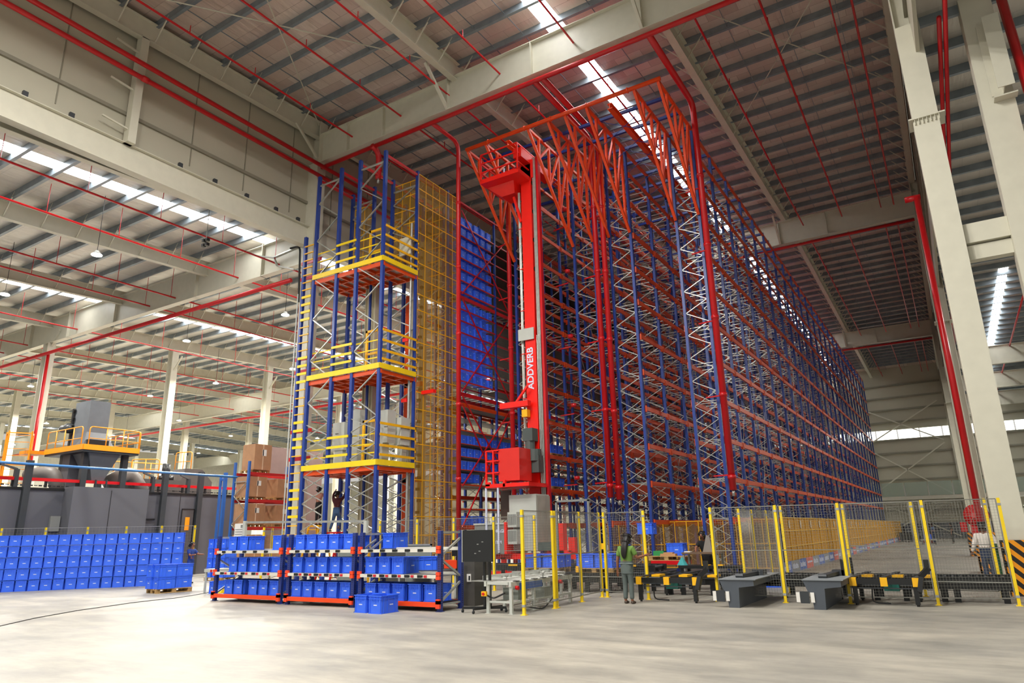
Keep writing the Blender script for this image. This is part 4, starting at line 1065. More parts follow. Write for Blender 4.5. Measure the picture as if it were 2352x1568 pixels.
# ================================================================ WHITE CONVEYOR INSIDE THE FENCE
t = thing('roller_conveyor', (-8.9, 14.8, 0), 'light grey roller conveyor table inside the fence corner with a blue side panel', 'conveyor')
for x in (-9.15, -8.5): MB().box(x-.03, x+.03, 13.4, 16.3, .56, .66).build('side_rail', LGREY, t)
MB().box(-9.1, -8.55, 13.4, 13.46, .6, .66).build('end_plate', LGREY, t)
rl = MB()
for k in range(26): rl.tube([(-9.1, 13.55+k*.105, .64), (-8.55, 13.55+k*.105, .64)], .025, 6)
rl.build('rollers', GALV, t)
for y in (13.45, 14.4, 15.4, 16.2):
    for x in (-9.1, -8.5): MB().box(x-.035, x+.035, y-.03, y+.03, 0, .6).box(x-.055, x+.055, y-.05, y+.05, 0, .01).build('leg', LGREY, t)
MB().box(-9.1, -8.5, 13.44, 13.48, .22, .26).box(-9.12, -9.08, 13.5, 16.2, .2, .24).box(-8.52, -8.48, 13.5, 16.2, .2, .24).build('cross_brace', LGREY, t)
MB().box(-8.47, -8.46, 13.75, 14.75, .48, .62).build('side_panel', STRAPB, t)
mm_ = MB()
for y in (13.6, 15.35, 15.6): mm_.tube([(-8.47, y, .53), (-8.4, y, .53)], .045, 10)
mm_.build('drum_motor', RED, t)
m = MB()
for k in range(7): m.box(-8.55, -8.44, 13.6+k*.4, 13.72+k*.4, .66, .675)
m.build('guide_block', BLACK, t)
m = MB()
for (x, y) in ((-8.9, 13.9), (-8.75, 14.3), (-8.95, 14.7), (-8.7, 15.2), (-8.9, 15.6)): m.tube([(x, y, .66), (x, y, .76)], .012, 6).tube([(x-.04, y, .76), (x+.04, y, .76)], .02, 6)
m.build('sensor_bracket', GALV, t)
es = MB().box(-9.2, -9.08, 13.32, 13.38, .36, .46).build('emergency_stop', YEL2, t)
MB().tube([(-9.14, 13.32, .41), (-9.14, 13.29, .41)], .03, 10).build('button', RED, es)
MB().box(-9.0, -8.6, 13.9, 14.3, .25, .5).build('drive_box', MATS['sage_board'], t); MB().box(-8.85, -8.5, 14.9, 15.3, .2, .45).build('drive_box', MATS['sage_board'], t)
MB().tube(bend((-9.1, 13.38, .38), (-9.0, 13.5, .3), (-8.7, 13.5, .42), r=.08), .02, 6).tube(bend((-8.5, 14.0, .1), (-8.3, 14.5, .02), (-8.2, 14.9, .3), r=.1), .015, 6).build('cable', CABLE, t)
t = thing('roller_conveyor', (-10, 15.5, 0), 'second light conveyor with small parts between the kiosk and the crane', 'conveyor')
MB().box(-9.9, -9.3, 14.4, 17.5, .6, .66).box(-9.9, -9.86, 14.4, 17.5, .66, .72).build('bed', LGREY, t)
for y in (14.5, 16, 17.3):
    for x in (-9.85, -9.35): MB().box(x-.03, x+.03, y-.03, y+.03, 0, .6).build('leg', LGREY, t)
for k in range(9): MB().box(-9.8+.05*(k % 3), -9.5+.05*(k % 3), 14.6+k*.32, 14.68+k*.32, .66, .7+.02*(k % 4)).build('divert_unit', GALV, t)

# ================================================================ BLACK PALLET CONVEYOR
t = thing('pallet_conveyor', (-4.5, 19.2, 0), 'long low black pallet conveyor running behind the front fence', 'conveyor')
X0, X1 = -11.8, .75
for y in (19.0, 19.95): MB().box(X0, X1, y-.04, y+.04, .27, .44).box(X0, X1, y-.05, y+.05, .44, .54).build('side_rail', BLACK, t)
MB().box(X0, X1, 18.93, 18.95, .425, .445).build('light_edge', GALV, t)
rl = MB(); x = X0+.1
while x < X1: rl.tube([(x, 19.03, .49), (x, 19.92, .49)], .035, 6); x += .16
o = rl.build('rollers', CHAR, t)
k = 0
for x in (-11.5, -10.6, -10.3, -9.4, -8.7, -7.75, -6.9, -6.55, -5.75, -5.3, -4.85, -3.95, -3.1, -2.7, -1.9, -1.3, -.55, -.3, .6):
    for y in (19.0, 19.95): MB().box(x-.06, x+.06, y-.03, y+.03, 0, .32).build('leg', BLACK, t)
t = thing('pallet_conveyor', (-11, 20.6, 0), 'second black conveyor behind the first, in front of the crane base', 'conveyor')
for y in (20.5, 21.5): MB().box(-16.3, -7.9, y-.05, y+.05, .5, .68).build('side_rail', BLACK, t)
rl = MB(); x = -16.2
while x < -7.95: rl.tube([(x, 20.55, .62), (x, 21.45, .62)], .04, 6); x += .2
rl.build('rollers', CHAR, t)
for x in (-16.1, -15, -13.9, -12.8, -11.7, -10.6, -9.5, -8.2):
    for y in (20.5, 21.5): MB().box(x-.06, x+.06, y-.04, y+.04, 0, .5).build('leg', BLACK, t)
for x in (-15.5, -13, -11.2, -10.1, -8.8): MB().box(x, x+.35, 20.43, 20.46, .64, .69).build('yellow_strip', YEL2, t)
for x in (-12.2, -9.9): MB().box(x, x+.7, 20.7, 21.3, .68, .86).build('lift_unit', CHAR, t)
def roller_table(x0, x1, y0, y1, label, arm):
    t = thing('lift_table', (x0, y0, 0), label, 'table', 'black roller tables')
    for y in (y0, y1): MB().box(x0, x1, y-.035, y+.035, .44, .56).build('side_rail', BLACK, t)
    MB().box(x0+.2, x1-.2, y0-.02, y0+.02, .35, .37).box(x0, x1, y0+.4, y0+.44, .38, .5).build('cross_bar', CHAR, t)
    for x in (x0+.15, x1-.12):
        for y in (y0, y1): MB().box(x-.045, x+.045, y-.04, y+.04, .04, .45).tube([(x, y, 0), (x, y, .04)], .03, 8).build('leg', BLACK, t)
    bl = MB()
    n_ = 3
    for k in range(n_):
        x = x0+.08+k*(x1-x0-.22)/(n_-1)
        MB().box(x-.02, x+.12, y0-.06, y0+.05, .4, .58).build('corner_block', YEL2, t)
        MB().bar((x+.05, y0+.0, .58), (x+.25, y1+.3, .62), .1, .03).build('chain_track', CHAR, t)
        MB().box(x+.18, x+.4, y0+.5, y0+.9, .55, .6).build('chain_guard', YEL2, t)
    if arm:
        MB().bar((x1-.05, y0-.05, .3), (x1+.02, y0, .6), .09, .16).bar((x1, y0, .6), (x1+.18, y0+.1, .78), .08, .1).box(x1+.1, x1+.2, y0+.05, y0+.15, .75, .95).build('tilt_arm', BLACK, t)
    MB().box(x0+.7, x0+1.0, y0+.3, y0+.6, .28, .42).build('motor', mat('teal_motor', '#0f5a50', .4), t)
    MB().tube(bend((x0+.5, y0, .4), (x0+.45, y0+.1, .05), (x0+.8, y0+.2, .03), r=.12), .016, 6).build('cable', CABLE, t)
    return t
roller_table(-7.1, -5.45, 17.0, 18.8, 'black lift table with yellow corner blocks right of the woman', True)
roller_table(-2.35, -.9, 17.75, 18.85, 'black lift table with yellow corner blocks between the right fence posts', True)
MB_ = MB().box(-2.45, -2.4, 17.9, 17.98, .5, .95).box(-2.3, -2.25, 18.3, 18.38, .5, .98)
solo(MB_, 'guide_post', BLACK, (-2.4, 17.9, .5), 'black perforated guide posts left of the right lift table', 'post')
def dock(x0, y0, label, L=2.6):
    t = thing('docking_station', (x0, y0, 0), label, 'station', 'grey docking stations')
    b = MB().prism([(-.03, 0), (.2, 0), (.22, .42), (.55, .46), (.55, .58), (-.2, .58), (-.12, .36), (-.05, .3)], 0, L)
    b.v = [(x0+x, y0+y, z) for x, y, z in b.v]; b.build('body', mat('slate_grey', '#4a5058', .45), t)
    MB().box(x0-.22, x0+.6, y0-.02, y0+L, .58, .6).build('top_plate', mat('slate_light', '#7c8286', .45), t)
    for a_ in (x0-.36, x0-.07): MB().box(a_, a_+.075, y0-.03, y0-.01, .14, .34).build('white_mark', PAPER, t)
    MB().box(x0-.28, x0-.1, y0-.028, y0-.008, .12, .36).build('front_plate', CHAR, t)
    b = MB().bar((x0+.15, y0+.5, .64), (x0+.3, y0+1.6, .66), .16, .07).tube([(x0+.05, y0+.5, .64), (x0+.22, y0+.5, .64)], .05, 8).box(x0+.2, x0+.45, y0+1.4, y0+1.8, .6, .72)
    b.build('charging_arm', CHAR, t)
    m = MB()
    for k in range(5): m.box(x0-.02, x0+.19, y0+.35+k*.4, y0+.4+k*.4, 0, .42)
    m.build('rib', CHAR, t)
dock(-4.58, 16.3, 'slate grey docking station with white marks, left one')
dock(-2.85, 16.5, 'slate grey docking station with white marks, right one', 2.4)
# crates and pallets on / behind the conveyor
def stack(x, y, z, nx, label, grp):
    pallet(x, y, z, 0, 'wooden pallet under the %s' % label)
    for i in range(nx): crate(x-.3*(nx-1)+.6*i, y-.15, z+.14, 0, 'blue crate, %s of the %s' % (ORD[i], label), grp)
    for i in range(nx): crate(x-.3*(nx-1)+.6*i, y+.26, z+.14, 0, 'blue crate, rear %s of the %s' % (ORD[i], label), grp)
stack(-10.95, 19.45, .52, 2, 'crate pair seen through the side fence', 'crates on the pallet conveyor')
stack(-9.2, 19.45, .52, 2, 'crate pair behind the inner fence corner', 'crates on the pallet conveyor')
t = thing('red_side_table', (-8.0, 22.4, 0), 'red steel bench with a wooden pallet behind the lift table', 'bench')
MB().box(-8.62, -7.58, 22.1, 23.0, .62, .74).build('top', RED, t)
for x in (-8.55, -7.65):
    for y in (22.2, 22.9): MB().box(x-.04, x+.04, y-.04, y+.04, 0, .62).build('leg', CHAR, t)
pallet(-8.1, 22.5, .74, 0, 'wooden pallet on the red bench behind the lift table')
crate(-7.92, 22.65, .88, 0, 'blue crate on the red bench left of the dark figure', 'crates on the red bench')
solo(MB().box(-8.6, -8.25, 22.3, 22.6, .88, 1.03), 'green_carton', mat('green_box', '#2a8a4a', .6), (-8.4, 22.4, .88), 'small green box on the red bench', 'box')
solo(MB().box(-8.3, -7.8, 22.12, 22.32, .88, .95).box(-8.2, -7.9, 22.15, 22.35, .95, .99), 'cardboard_flat', CARD, (-8.1, 22.2, .88), 'flattened brown cardboard on the red bench pallet', 'cardboard')
crate(-9.35, 23.8, 1.55, 0, 'blue crate high on the first rack beam behind the woman', 'crates on the first rack beam')
t = thing('work_table', (-7.0, 22.0, 0), 'brown work table with papers under the racking', 'table')
MB().box(-7.45, -6.3, 21.7, 22.3, .95, 1.0).build('top', mat('brown_table', '#6a5442', .6), t)
for x in (-7.4, -6.35):
    for y in (21.75, 22.25): MB().box(x-.03, x+.03, y-.03, y+.03, 0, .95).build('leg', MGREY, t)
MB().box(-7.4, -7.2, 21.8, 22.0, 1.0, 1.03).build('paper_pile', PAPER, t)
solo(MB().hexa([(-6.9, 22.1, 1.0), (-6.6, 22.1, 1.0), (-6.6, 22.25, 1.0), (-6.9, 22.25, 1.0), (-6.75, 22.1, 1.5), (-6.66, 22.1, 1.46), (-6.66, 22.15, 1.46), (-6.75, 22.15, 1.5)]), 'grey_flap', mat('dusty_grey', '#8a827a', .7), (-6.75, 22.15, 1), 'tilted grey board standing on the work table', 'board')
solo(MB().box(-5.1, -4.6, 22.0, 22.4, 0, .35), 'blue_tub', CRATE, (-4.9, 22.2, 0), 'low blue tub on the floor inside the screened passage', 'tub')
t = thing('lift_table', (-5.8, 20.4, 0), 'second black roller table with yellow marks behind the pallet conveyor', 'table', 'black roller tables')
MB().box(-7.1, -5.4, 20.3, 21.0, .6, .68).build('bed', BLACK, t)
MB().box(-6.4, -6.2, 20.28, 20.5, .68, .71).box(-6.0, -5.8, 20.28, 20.5, .68, .71).build('yellow_mark', YEL2, t)
for x in (-7.0, -5.5):
    for y in (20.35, 20.95): MB().box(x-.04, x+.04, y-.04, y+.04, 0, .6).build('leg', BLACK, t)
solo(MB().tube([(-7.1, 20.7, .68), (-7.1, 20.7, .9)], [.16, .02], 10), 'teal_cone', mat('teal_cloth', '#2f8f94', .7), (-7.1, 20.7, .68), 'small teal cloth heap on the rear roller table', 'cloth')
# portal frame and interlock boxes seen through side fence
t = thing('portal_frame', (-12.4, 23.5, 0), 'plain grey portal frame behind the side fence', 'frame')
MB().box(-12.0, -11.93, 22.0, 22.07, 0, 2.75).box(-10.75, -10.68, 22.0, 22.07, 0, 2.75).box(-12.0, -10.68, 22.0, 22.07, 2.7, 2.77).build('tube_frame', MGREY, t)
solo(MB().box(-8.65, -8.5, 18.4, 18.5, 1.2, 1.36), 'interlock_box', YEL2, (-8.6, 18.4, 1.2), 'small yellow interlock box at head height left of the woman', 'box')
solo(MB().box(-9.7, -9.62, 18.9, 18.94, .55, .72), 'yellow_tag', YEL2, (-9.7, 18.9, .55), 'small yellow plate on the pallet conveyor left of the woman', 'plate')

# ================================================================ AMBER BARRIER WITH BANNERS
t = thing('amber_barrier', (-5.8, 28.8, 0), 'long amber mesh barrier along the foot of the racking', 'barrier')
n = 0
yy = 28.8
while yy < 93:
    MB().box(-5.82, -5.8, yy, min(yy+2.4, 93.2), .42, 2.05).build('sheet', AMBER, t); yy += 2.4
yy = 28.8
mat('pale_amber', '#e8b83c', .5)
while yy < 93.3: MB().box(-5.79, -5.76, yy-.025, yy+.025, 0, 2.07).build('frame_bar', MATS['pale_amber'], t); yy += 1.2
m = MB()
for z in (.95, 1.55, 2.05): m.box(-5.79, -5.765, 28.8, 93.2, z-.02, z+.02)
m.build('frame_rails', MATS['pale_amber'], t)
m = MB(); rr = random.Random(5)
for k in range(25):
    yy = 29.9+k*2.4; m.box(-5.78, -5.77, yy, yy+.25, 1.65, 1.95)
m.build('white_notice', PAPER, t)
BC = [mat('banner_blue', '#6d80bd', .6), mat('banner_grey', '#8f9196', .6), mat('banner_blue2', '#5c74b4', .6), mat('banner_salmon', '#d87468', .6), mat('banner_grey2', '#9a9ea4', .6)]
yy = 27.9; k = 0
while yy < 93:
    w_ = 1.55
    b = MB().box(-5.78, -5.75, yy, yy+w_, .0, .42).build('banner', BC[k % 5], t)
    q = MB()
    if k % 5 != 3:
        for j in range(6): q.box(-5.75, -5.745, yy+.2+j*.18, yy+.32+j*.18, .12, .12+.14+.05*((j*7+k) % 3)/2)
    else:
        for j in range(3): q.box(-5.75, -5.745, yy+.25+j*.4, yy+.55+j*.4, .2, .27)
    q.build('banner_lettering', WHITE, b); yy += w_; k += 1
# right-side barrier end toward the camera (short amber panels seen through the racks)
t = thing('amber_barrier', (-12, 33, 0), 'amber mesh screen standing deep behind the red bench in the rack', 'barrier')
MB().box(-13, -5.9, 28.6, 28.62, .2, 2.0).build('sheet', mat('faint_amber_mesh', '#a87c14', .6, 0, .05, 2, 0, .22), t)
m = MB()
for k in range(15): m.box(-13+k*.5-.015, -13+k*.5+.015, 28.56, 28.6, .2, 2.0)
for z in (.2, 1.1, 2.0): m.box(-13, -5.9, 28.56, 28.6, z-.015, z+.015)
m.build('frame_bars', YEL2, t)
# ================================================================ PEOPLE
def skinned(verts, edges, radii, name, material, subsurf=2, root=0):
    me = bpy.data.meshes.new(name); me.from_pydata(verts, edges, []); 
    ob = bpy.data.objects.new(name, me); COL.objects.link(ob)
    md = ob.modifiers.new('skin', 'SKIN')
    for i, r in enumerate(radii):
        sv = me.skin_vertices[0].data[i] if me.skin_vertices else None
        if sv is not None:
            sv.radius = r if isinstance(r, tuple) else (r, r); sv.use_root = (i == root)
    md.use_smooth_shade = True
    sb = ob.modifiers.new('sub', 'SUBSURF'); sb.levels = subsurf; sb.render_levels = subsurf
    dg = bpy.context.evaluated_depsgraph_get(); dg.update()
    m2 = bpy.data.meshes.new_from_object(ob.evaluated_get(dg))
    bpy.data.objects.remove(ob)
    m2.materials.clear(); m2.materials.append(material)
    for p in m2.polygons: p.use_smooth = True
    o2 = bpy.data.objects.new(name, m2); COL.objects.link(o2)
    return o2
def ensure_skin(me):
    pass
class Sk:
    def __init__(s): s.v = []; s.e = []; s.r = []
    def add(s, p, r, parent=None):
        s.v.append(tuple(p)); s.r.append(r)
        if parent is not None: s.e.append((parent, len(s.v)-1))
        return len(s.v)-1
    def chain(s, start, pts):
        i = start
        for p, r in pts: i = s.add(p, r, i)
        return i
    def build(s, name, m, parent, sub=2):
        me = bpy.data.meshes.new(name); me.from_pydata(s.v, s.e, [])
        ob = bpy.data.objects.new(name, me); COL.objects.link(ob)
        import bmesh
        bm = bmesh.new(); bm.from_mesh(me); lay = bm.verts.layers.skin.verify()
        for i, v in enumerate(bm.verts):
            r = s.r[i]; v[lay].radius = r if isinstance(r, tuple) else (r, r); v[lay].use_root = (i == 0)
        bm.to_mesh(me); bm.free()
        md = ob.modifiers.new('skin', 'SKIN'); md.use_smooth_shade = True
        sb = ob.modifiers.new('sub', 'SUBSURF'); sb.levels = sub; sb.render_levels = sub
        dg = bpy.context.evaluated_depsgraph_get(); dg.update()
        m2 = bpy.data.meshes.new_from_object(ob.evaluated_get(dg)); bpy.data.objects.remove(ob)
        m2.materials.clear(); m2.materials.append(m)
        for p in m2.polygons: p.use_smooth = True
        o2 = bpy.data.objects.new(name, m2); COL.objects.link(o2); o2.parent = parent
        return o2
def person(loc, rz, H, label, shirt, trousers, shoes, armL, armR, legs=None, head=(0, 0), hair='short', group=None, lean=0.0, fingers=False, long_sleeve=False, bk=1.0, hw=1.0):
    """arm = (elbow xyz, wrist xyz) in body units relative to the shoulder, in fractions of H; +y is forward"""
    t = thing('person', loc, label, 'person', group, rz)
    h = H
    def P_(x, y, z): return (x*h, (y+lean*max(0, z-.5))*h, z*h)
    legs = legs or [((-.05, .01, .28), (-.055, 0, .045)), ((.05, .01, .28), (.055, 0, .045))]
    b = Sk(); c = Sk(); tr = Sk()
    pel = b.add(P_(0, 0, .53), .07*h)
    che = b.chain(pel, [(P_(0, 0, .62), .062*h), (P_(0, .0, .73), .075*h)])
    nb = b.chain(che, [(P_(0, 0, .81), .045*h), (P_(head[0]*.2, .005+head[1]*.2, .86), .03*h)])
    hd = b.chain(nb, [(P_(head[0]*.6, .015+head[1]*.6, .9), .044*h), (P_(head[0], .012+head[1], .945), .054*h), (P_(head[0], .008+head[1], .985), .036*h)])
    # nose bump
    b.add(P_(head[0], .07+head[1], .915), .008*h, hd-1)
    sh = c.add(P_(0, 0, .5), (.088*h*bk, .066*h))
    cc = c.chain(sh, [(P_(0, 0, .6), (.078*h*bk, .06*h)), (P_(0, 0, .7), (.09*h*bk, .07*h)), (P_(0, 0, .78), (.085*h*bk, .06*h)), (P_(0, .0, .825), .042*h)])
    for s, arm, in ((-1, armL), (1, armR)):
        S = (s*.105, 0, .795); E = tuple(S[i]+arm[0][i] for i in range(3)); W_ = tuple(E[i]+arm[1][i] for i in range(3))
        d = Vector(arm[1]).normalized(); Hn = tuple(W_[i]+d[i]*.045 for i in range(3))
        i = b.add(P_(*S), .035*h, che+0)
        i = b.chain(i, [(P_(*[(S[k]+E[k])/2 for k in range(3)]), .03*h), (P_(*E), .025*h), (P_(*[(E[k]+W_[k])/2 for k in range(3)]), .022*h), (P_(*W_), .016*h)])
        pm = b.add(P_(*Hn), (.02*h, .012*h), i)
        if fingers:
            side = d.cross(Vector((0, 1, 0))); side = side.normalized() if side.length > .1 else Vector((1, 0, 0))
            for q, L in enumerate((.035, .042, .04, .03)):
                off = side*((q-1.5)*.0095)
                p1 = Vector(Hn)+d*.02+off; p2 = p1+d*L*.5+Vector((0, .004, 0)); p3 = p1+d*L+Vector((0, .012, 0))
                b.chain(pm, [(P_(*p1), .0055*h), (P_(*p2), .005*h), (P_(*p3), .0042*h)])
            th = Vector(Hn)-d*.01+side*.022*(-s); b.chain(pm, [(P_(*th), .006*h), (P_(*(th+d*.02+side*.008*(-s))), .005*h)])
        k_ = c.add(P_(*S), .045*h, cc-1)
        if long_sleeve: c.chain(k_, [(P_(*[(S[k]+E[k])/2 for k in range(3)]), .042*h), (P_(*E), .036*h), (P_(*[E[k]*.15+W_[k]*.85 for k in range(3)]), .026*h)])
        else: c.chain(k_, [(P_(*[S[k]*.5+E[k]*.5 for k in range(3)]), .042*h), (P_(*[S[k]*.25+E[k]*.75 for k in range(3)]), .04*h)])
    tp_ = tr.add(P_(0, 0, .52), (.088*h*bk, .068*h))
    tr.add(P_(0, 0, .57), (.084*h*bk, .064*h), tp_)
    crn = tr.add(P_(0, 0, .475), (.08*h*bk, .064*h), tp_)
    so = MB()
    for s, (K, A) in zip((-1, 1), legs):
        hp = (s*.05, 0, .47)
        i = b.add(P_(*hp), .05*h, pel)
        i = b.chain(i, [(P_(*K), .034*h), (P_(A[0], A[1], A[2]), .022*h)])
        b.chain(i, [(P_(A[0], A[1]+.05, A[2]-.022), .018*h)])
        j = tr.add(P_(s*.048, 0, .44), .054*h, crn)
        tr.chain(j, [(P_(*K), .042*h), (P_(*[(K[q]+A[q])/2 for q in range(3)]), .038*h), (P_(A[0], A[1], A[2]+.012), .033*h)])
        sk = Sk(); q0 = sk.add(P_(A[0], A[1]-.02, A[2]-.02), (.026*h, .024*h))
        sk.chain(q0, [(P_(A[0], A[1]+.03, A[2]-.022), (.027*h, .022*h)), (P_(A[0]+s*.004, A[1]+.085, A[2]-.028), (.026*h, .016*h))])
        sk.build('shoe', shoes, t, 2)
    b.build('body', SKIN, t); c.build('shirt', shirt, t); tr.build('trousers', trousers, t)
    hs = Sk(); hx, hy = head
    q = hs.add(P_(hx, hy-.02, .935), .058*h)
    hs.chain(q, [(P_(hx, hy-.008, .962), .062*h), (P_(hx, hy-.0, .99), .05*h), (P_(hx, hy, 1.005), .026*h)])
    if hair == 'long':
        hs.chain(q, [(P_(hx*.9, hy-.03, .91), (.062*h, .045*h)), (P_(hx*.6-.01, -.06, .84), (.062*h, .035*h)), (P_(hx*.2, -.08, .76), (.066*h, .03*h)), (P_(.0, -.08, .69), (.05*h, .022*h)), (P_(.01, -.075, .64), (.02*h, .012*h))])
    else: hs.add(P_(hx, hy-.03, .915), .045*h, q)
    hs.build('hair', HAIR, t)
    return t
GREEN = mat('green_tshirt', '#64873c', .8, 0, .1, 8); GTR = mat('grey_green_trousers', '#56605e', .8, 0, .1, 6); BRN = mat('brown_shoes', '#4d4237', .7)
WSH = mat('white_shirt', '#e6ded6', .8); NVT = mat('navy_trousers', '#26344f', .8); MAR = mat('maroon_shirt', '#4a1418', .8)
JEA = mat('blue_jeans', '#3a5578', .8); PNK = mat('salmon_shirt', '#c08878', .8); BKC = mat('black_cloth', '#161617', .8); NVC = mat('blue_coverall', '#22408f', .8)
down = ((-.02, -.01, -.17), (-.01, .02, -.15)); downR = ((.02, -.01, -.17), (.01, .02, -.15))
person((-7.0, 16.35, 0), R(-6), 1.6, 'person in a green t-shirt with long dark hair, standing with back turned beside the fence', GREEN, GTR, BRN, ((-.045, -.01, -.165), (-.02, .02, -.15)), ((.06, .03, -.14), (.06, .12, .03)), head=(.03, .02), hair='long', fingers=True, bk=1.25)
person((.5, 24.0, 0), R(5), 1.7, 'person in a white shirt and navy trousers seen from behind, right of the aisle', WSH, NVT, BRN, ((-.05, -.02, -.16), (-.04, .06, -.12)), ((.07, 0, -.16), (.02, .05, -.14)), long_sleeve=True, bk=1.15)
person((-26.95, 18.1, 0), R(-75), 1.62, 'person in blue work clothes reaching right beside the end of the crate wall', NVC, NVC, BKC, ((-.03, .1, -.1), (.02, .15, .0)), ((.04, .08, -.12), (.0, .14, .02)), long_sleeve=False)
person((-22.2, 21.45, 1.9), R(25), 1.66, 'person in a maroon shirt and jeans climbing inside the lift tower', MAR, JEA, BRN, ((-.03, .05, .12), (.02, .08, .12)), ((.04, .08, .08), (-.02, .1, .12)), legs=[((-.09, .04, .29), (-.14, -.02, .05)), ((.09, .09, .33), (.06, .02, .12))], long_sleeve=True, lean=.1)
person((-23.45, 21.6, 2.2), R(10), 1.62, 'person in a salmon shirt and black trousers standing on a ladder inside the lift tower', PNK, BKC, BKC, ((-.03, .08, -.08), (.04, .12, .05)), ((.03, .08, -.06), (-.02, .12, .06)))
for i, (x, y, w_, c1) in enumerate([(-22.2, 21.45, 1.9, 'red'), (-23.45, 21.6, 2.2, 'yellow')]):
    t = thing('step_ladder', (x, y, 0), '%s step ladder under a person inside the lift tower' % c1, 'ladder')
    mt_ = RED if i == 0 else YEL2
    MB().box(x-.3, x+.3, y-.15, y+.2, w_-.06, w_).build('top_step', mt_, t)
    MB().bar((x-.3, y-.2, w_), (x-.42, y-.6, 0), .06).bar((x+.3, y-.2, w_), (x+.42, y-.6, 0), .06).bar((x-.3, y+.2, w_), (x-.4, y+.6, 0), .05).bar((x+.3, y+.2, w_), (x+.4, y+.6, 0), .05).build('stile', mt_, t)
    m = MB()
    for k in range(6): z = w_*(k+.5)/6; m.box(x-.38, x+.38, y-.6+.4*z/w_-.04, y-.6+.4*z/w_+.04, z-.015, z+.015)
    m.build('rung', mt_, t)
person((-6.95, 22.7, 0), R(175), 1.6, 'person in black bending over the brown work table under the racking', BKC, BKC, BKC, ((-.05, .1, -.1), (.03, .1, -.05)), ((.05, .1, -.1), (-.03, .1, -.05)), lean=.35, head=(0, .03), bk=1.3)
person((-2.55, 74.5, 0), R(-60), 1.75, 'distant person in dark clothes standing behind the crate cart', BKC, NVT, BKC, down, downR)
person((-2.15, 74.0, 0), R(60), 1.75, 'distant person in blue standing beside the crate cart', JEA, NVT, BKC, down, downR)
person((-.72, 74.0, 0), R(80), 1.8, 'distant person in black walking alone on the far floor', BKC, BKC, BKC, down, downR)
t = thing('crate_cart', (-2.5, 71.5, 0), 'distant low cart carrying a blue crate before the far people', 'cart')
MB().box(-3.1, -1.9, 71, 71.8, .35, .45).build('deck', GALV, t)
MB().box(-2.9, -2.2, 71.0, 71.5, .1, .35).build('load', mat('dull_red', '#6a3430', .6), t)
for (x, y) in ((-3.0, 71.1), (-2.0, 71.1), (-3.0, 71.7), (-2.0, 71.7)): MB().tube([(x-.03, y, .08), (x+.03, y, .08)], .08, 10).box(x-.02, x+.02, y-.02, y+.02, .1, .36).build('wheel', CHAR, t)
crate(-2.55, 71.4, .45, 0, 'distant blue crate on the cart in front of the far people')
t = thing('parked_truck', (-4.7, 86, 0), 'distant dark pallet trucks parked near the far wall', 'vehicle')
MB().box(-5.6, -4.3, 85.5, 86.5, .15, .9).box(-5.3, -5.0, 85.8, 86.2, .9, 1.6).box(-4.9, -3.6, 85.6, 86.4, .1, .5).build('body', BLACK, t)
for x in (-5.4, -4.5, -3.8): MB().tube([(x-.08, 85.5, .15), (x+.08, 85.5, .15)], .15, 10).build('wheel', CHAR, t)

# ================================================================ RIGHT SIDE OF THE AISLE
t = thing('column_guard', (1.05, 20.95, 0), 'tall yellow and black striped guard around the foot of the near right column', 'guard')
MB().box(.74, 1.5, 20.9, 20.94, 0, 1.27).box(.74, .78, 20.9, 21.7, 0, 1.27).box(1.46, 1.5, 20.9, 21.7, 0, 1.27).build('striped_plate', STRIPE, t)
t = thing('column_guard', (1.05, 45, 0), 'striped guard at the foot of the second right column beyond the man in white', 'guard')
MB().box(.2, 1.5, 45.15, 45.2, 0, 1.2).box(.2, .25, 45.15, 46, 0, 1.2).build('striped_plate', STRIPE, t)
t = thing('column_guard', (1.4, 33, 0), 'low striped kerb guard beside the man in white', 'guard')
MB().box(.35, .8, 29.9, 30.0, 0, .55).box(.35, .4, 29.9, 31.2, 0, .55).build('striped_plate', STRIPE, t)
t = thing('green_bin', (.85, 22.6, 0), 'tall dark green bin behind the striped guard', 'bin')
MB().hexa([(.66, 22.2, 0), (1.2, 22.2, 0), (1.2, 22.8, 0), (.66, 22.8, 0), (.6, 22.15, 1.05), (1.25, 22.15, 1.05), (1.25, 22.85, 1.05), (.6, 22.85, 1.05)]).build('body', mat('dark_green_plastic', '#1f4d2c', .5), t)
MB().box(.58, 1.27, 22.12, 22.88, 1.05, 1.12).tube([(.62, 22.1, 1.1), (.62, 22.0, 1.15), (1.2, 22.0, 1.15), (1.2, 22.1, 1.1)], .02, 6).build('lid', MATS['dark_green_plastic'], t)
t = thing('hose_reel', (.45, 30.4, 1.5), 'round red fire hose reel on the riser by the right column', 'reel')
MB().tube([(.6, 30.6, 1.95), (.48, 30.35, 1.95)], .37, 24).build('drum', RED, t, True)
MB().tube([(.475, 30.34, 1.95), (.46, 30.31, 1.95)], .1, 12).build('hub', mat('pale_red', '#d85a58', .4), t)
m = MB()
for k in range(6):
    a = k*PI/3; m.bar((.465, 30.32, 1.95), (.465+.3*math.cos(a)*.9, 30.32-.13*math.cos(a), 1.95+.32*math.sin(a)), .02)
m.build('spokes', MATS['pale_red'], t)
MB().tube([(.66, 30.72, 1.95), (.6, 30.6, 1.95)], .33, 24).build('hose_coil', BLACK, t)
t = thing('fire_cabinet', (.6, 44.5, 0), 'red fire cabinet on the foot of the second right column', 'cabinet')
MB().box(.45, .95, 44.4, 44.7, .75, 1.65).build('body', RED, t)
MB().box(.0, .3, 45.25, 45.5, 1.25, 1.75).build('side_box', RED, t)
MB().box(.5, .9, 44.38, 44.4, .6, .74).build('label_plate', PAPER, t)
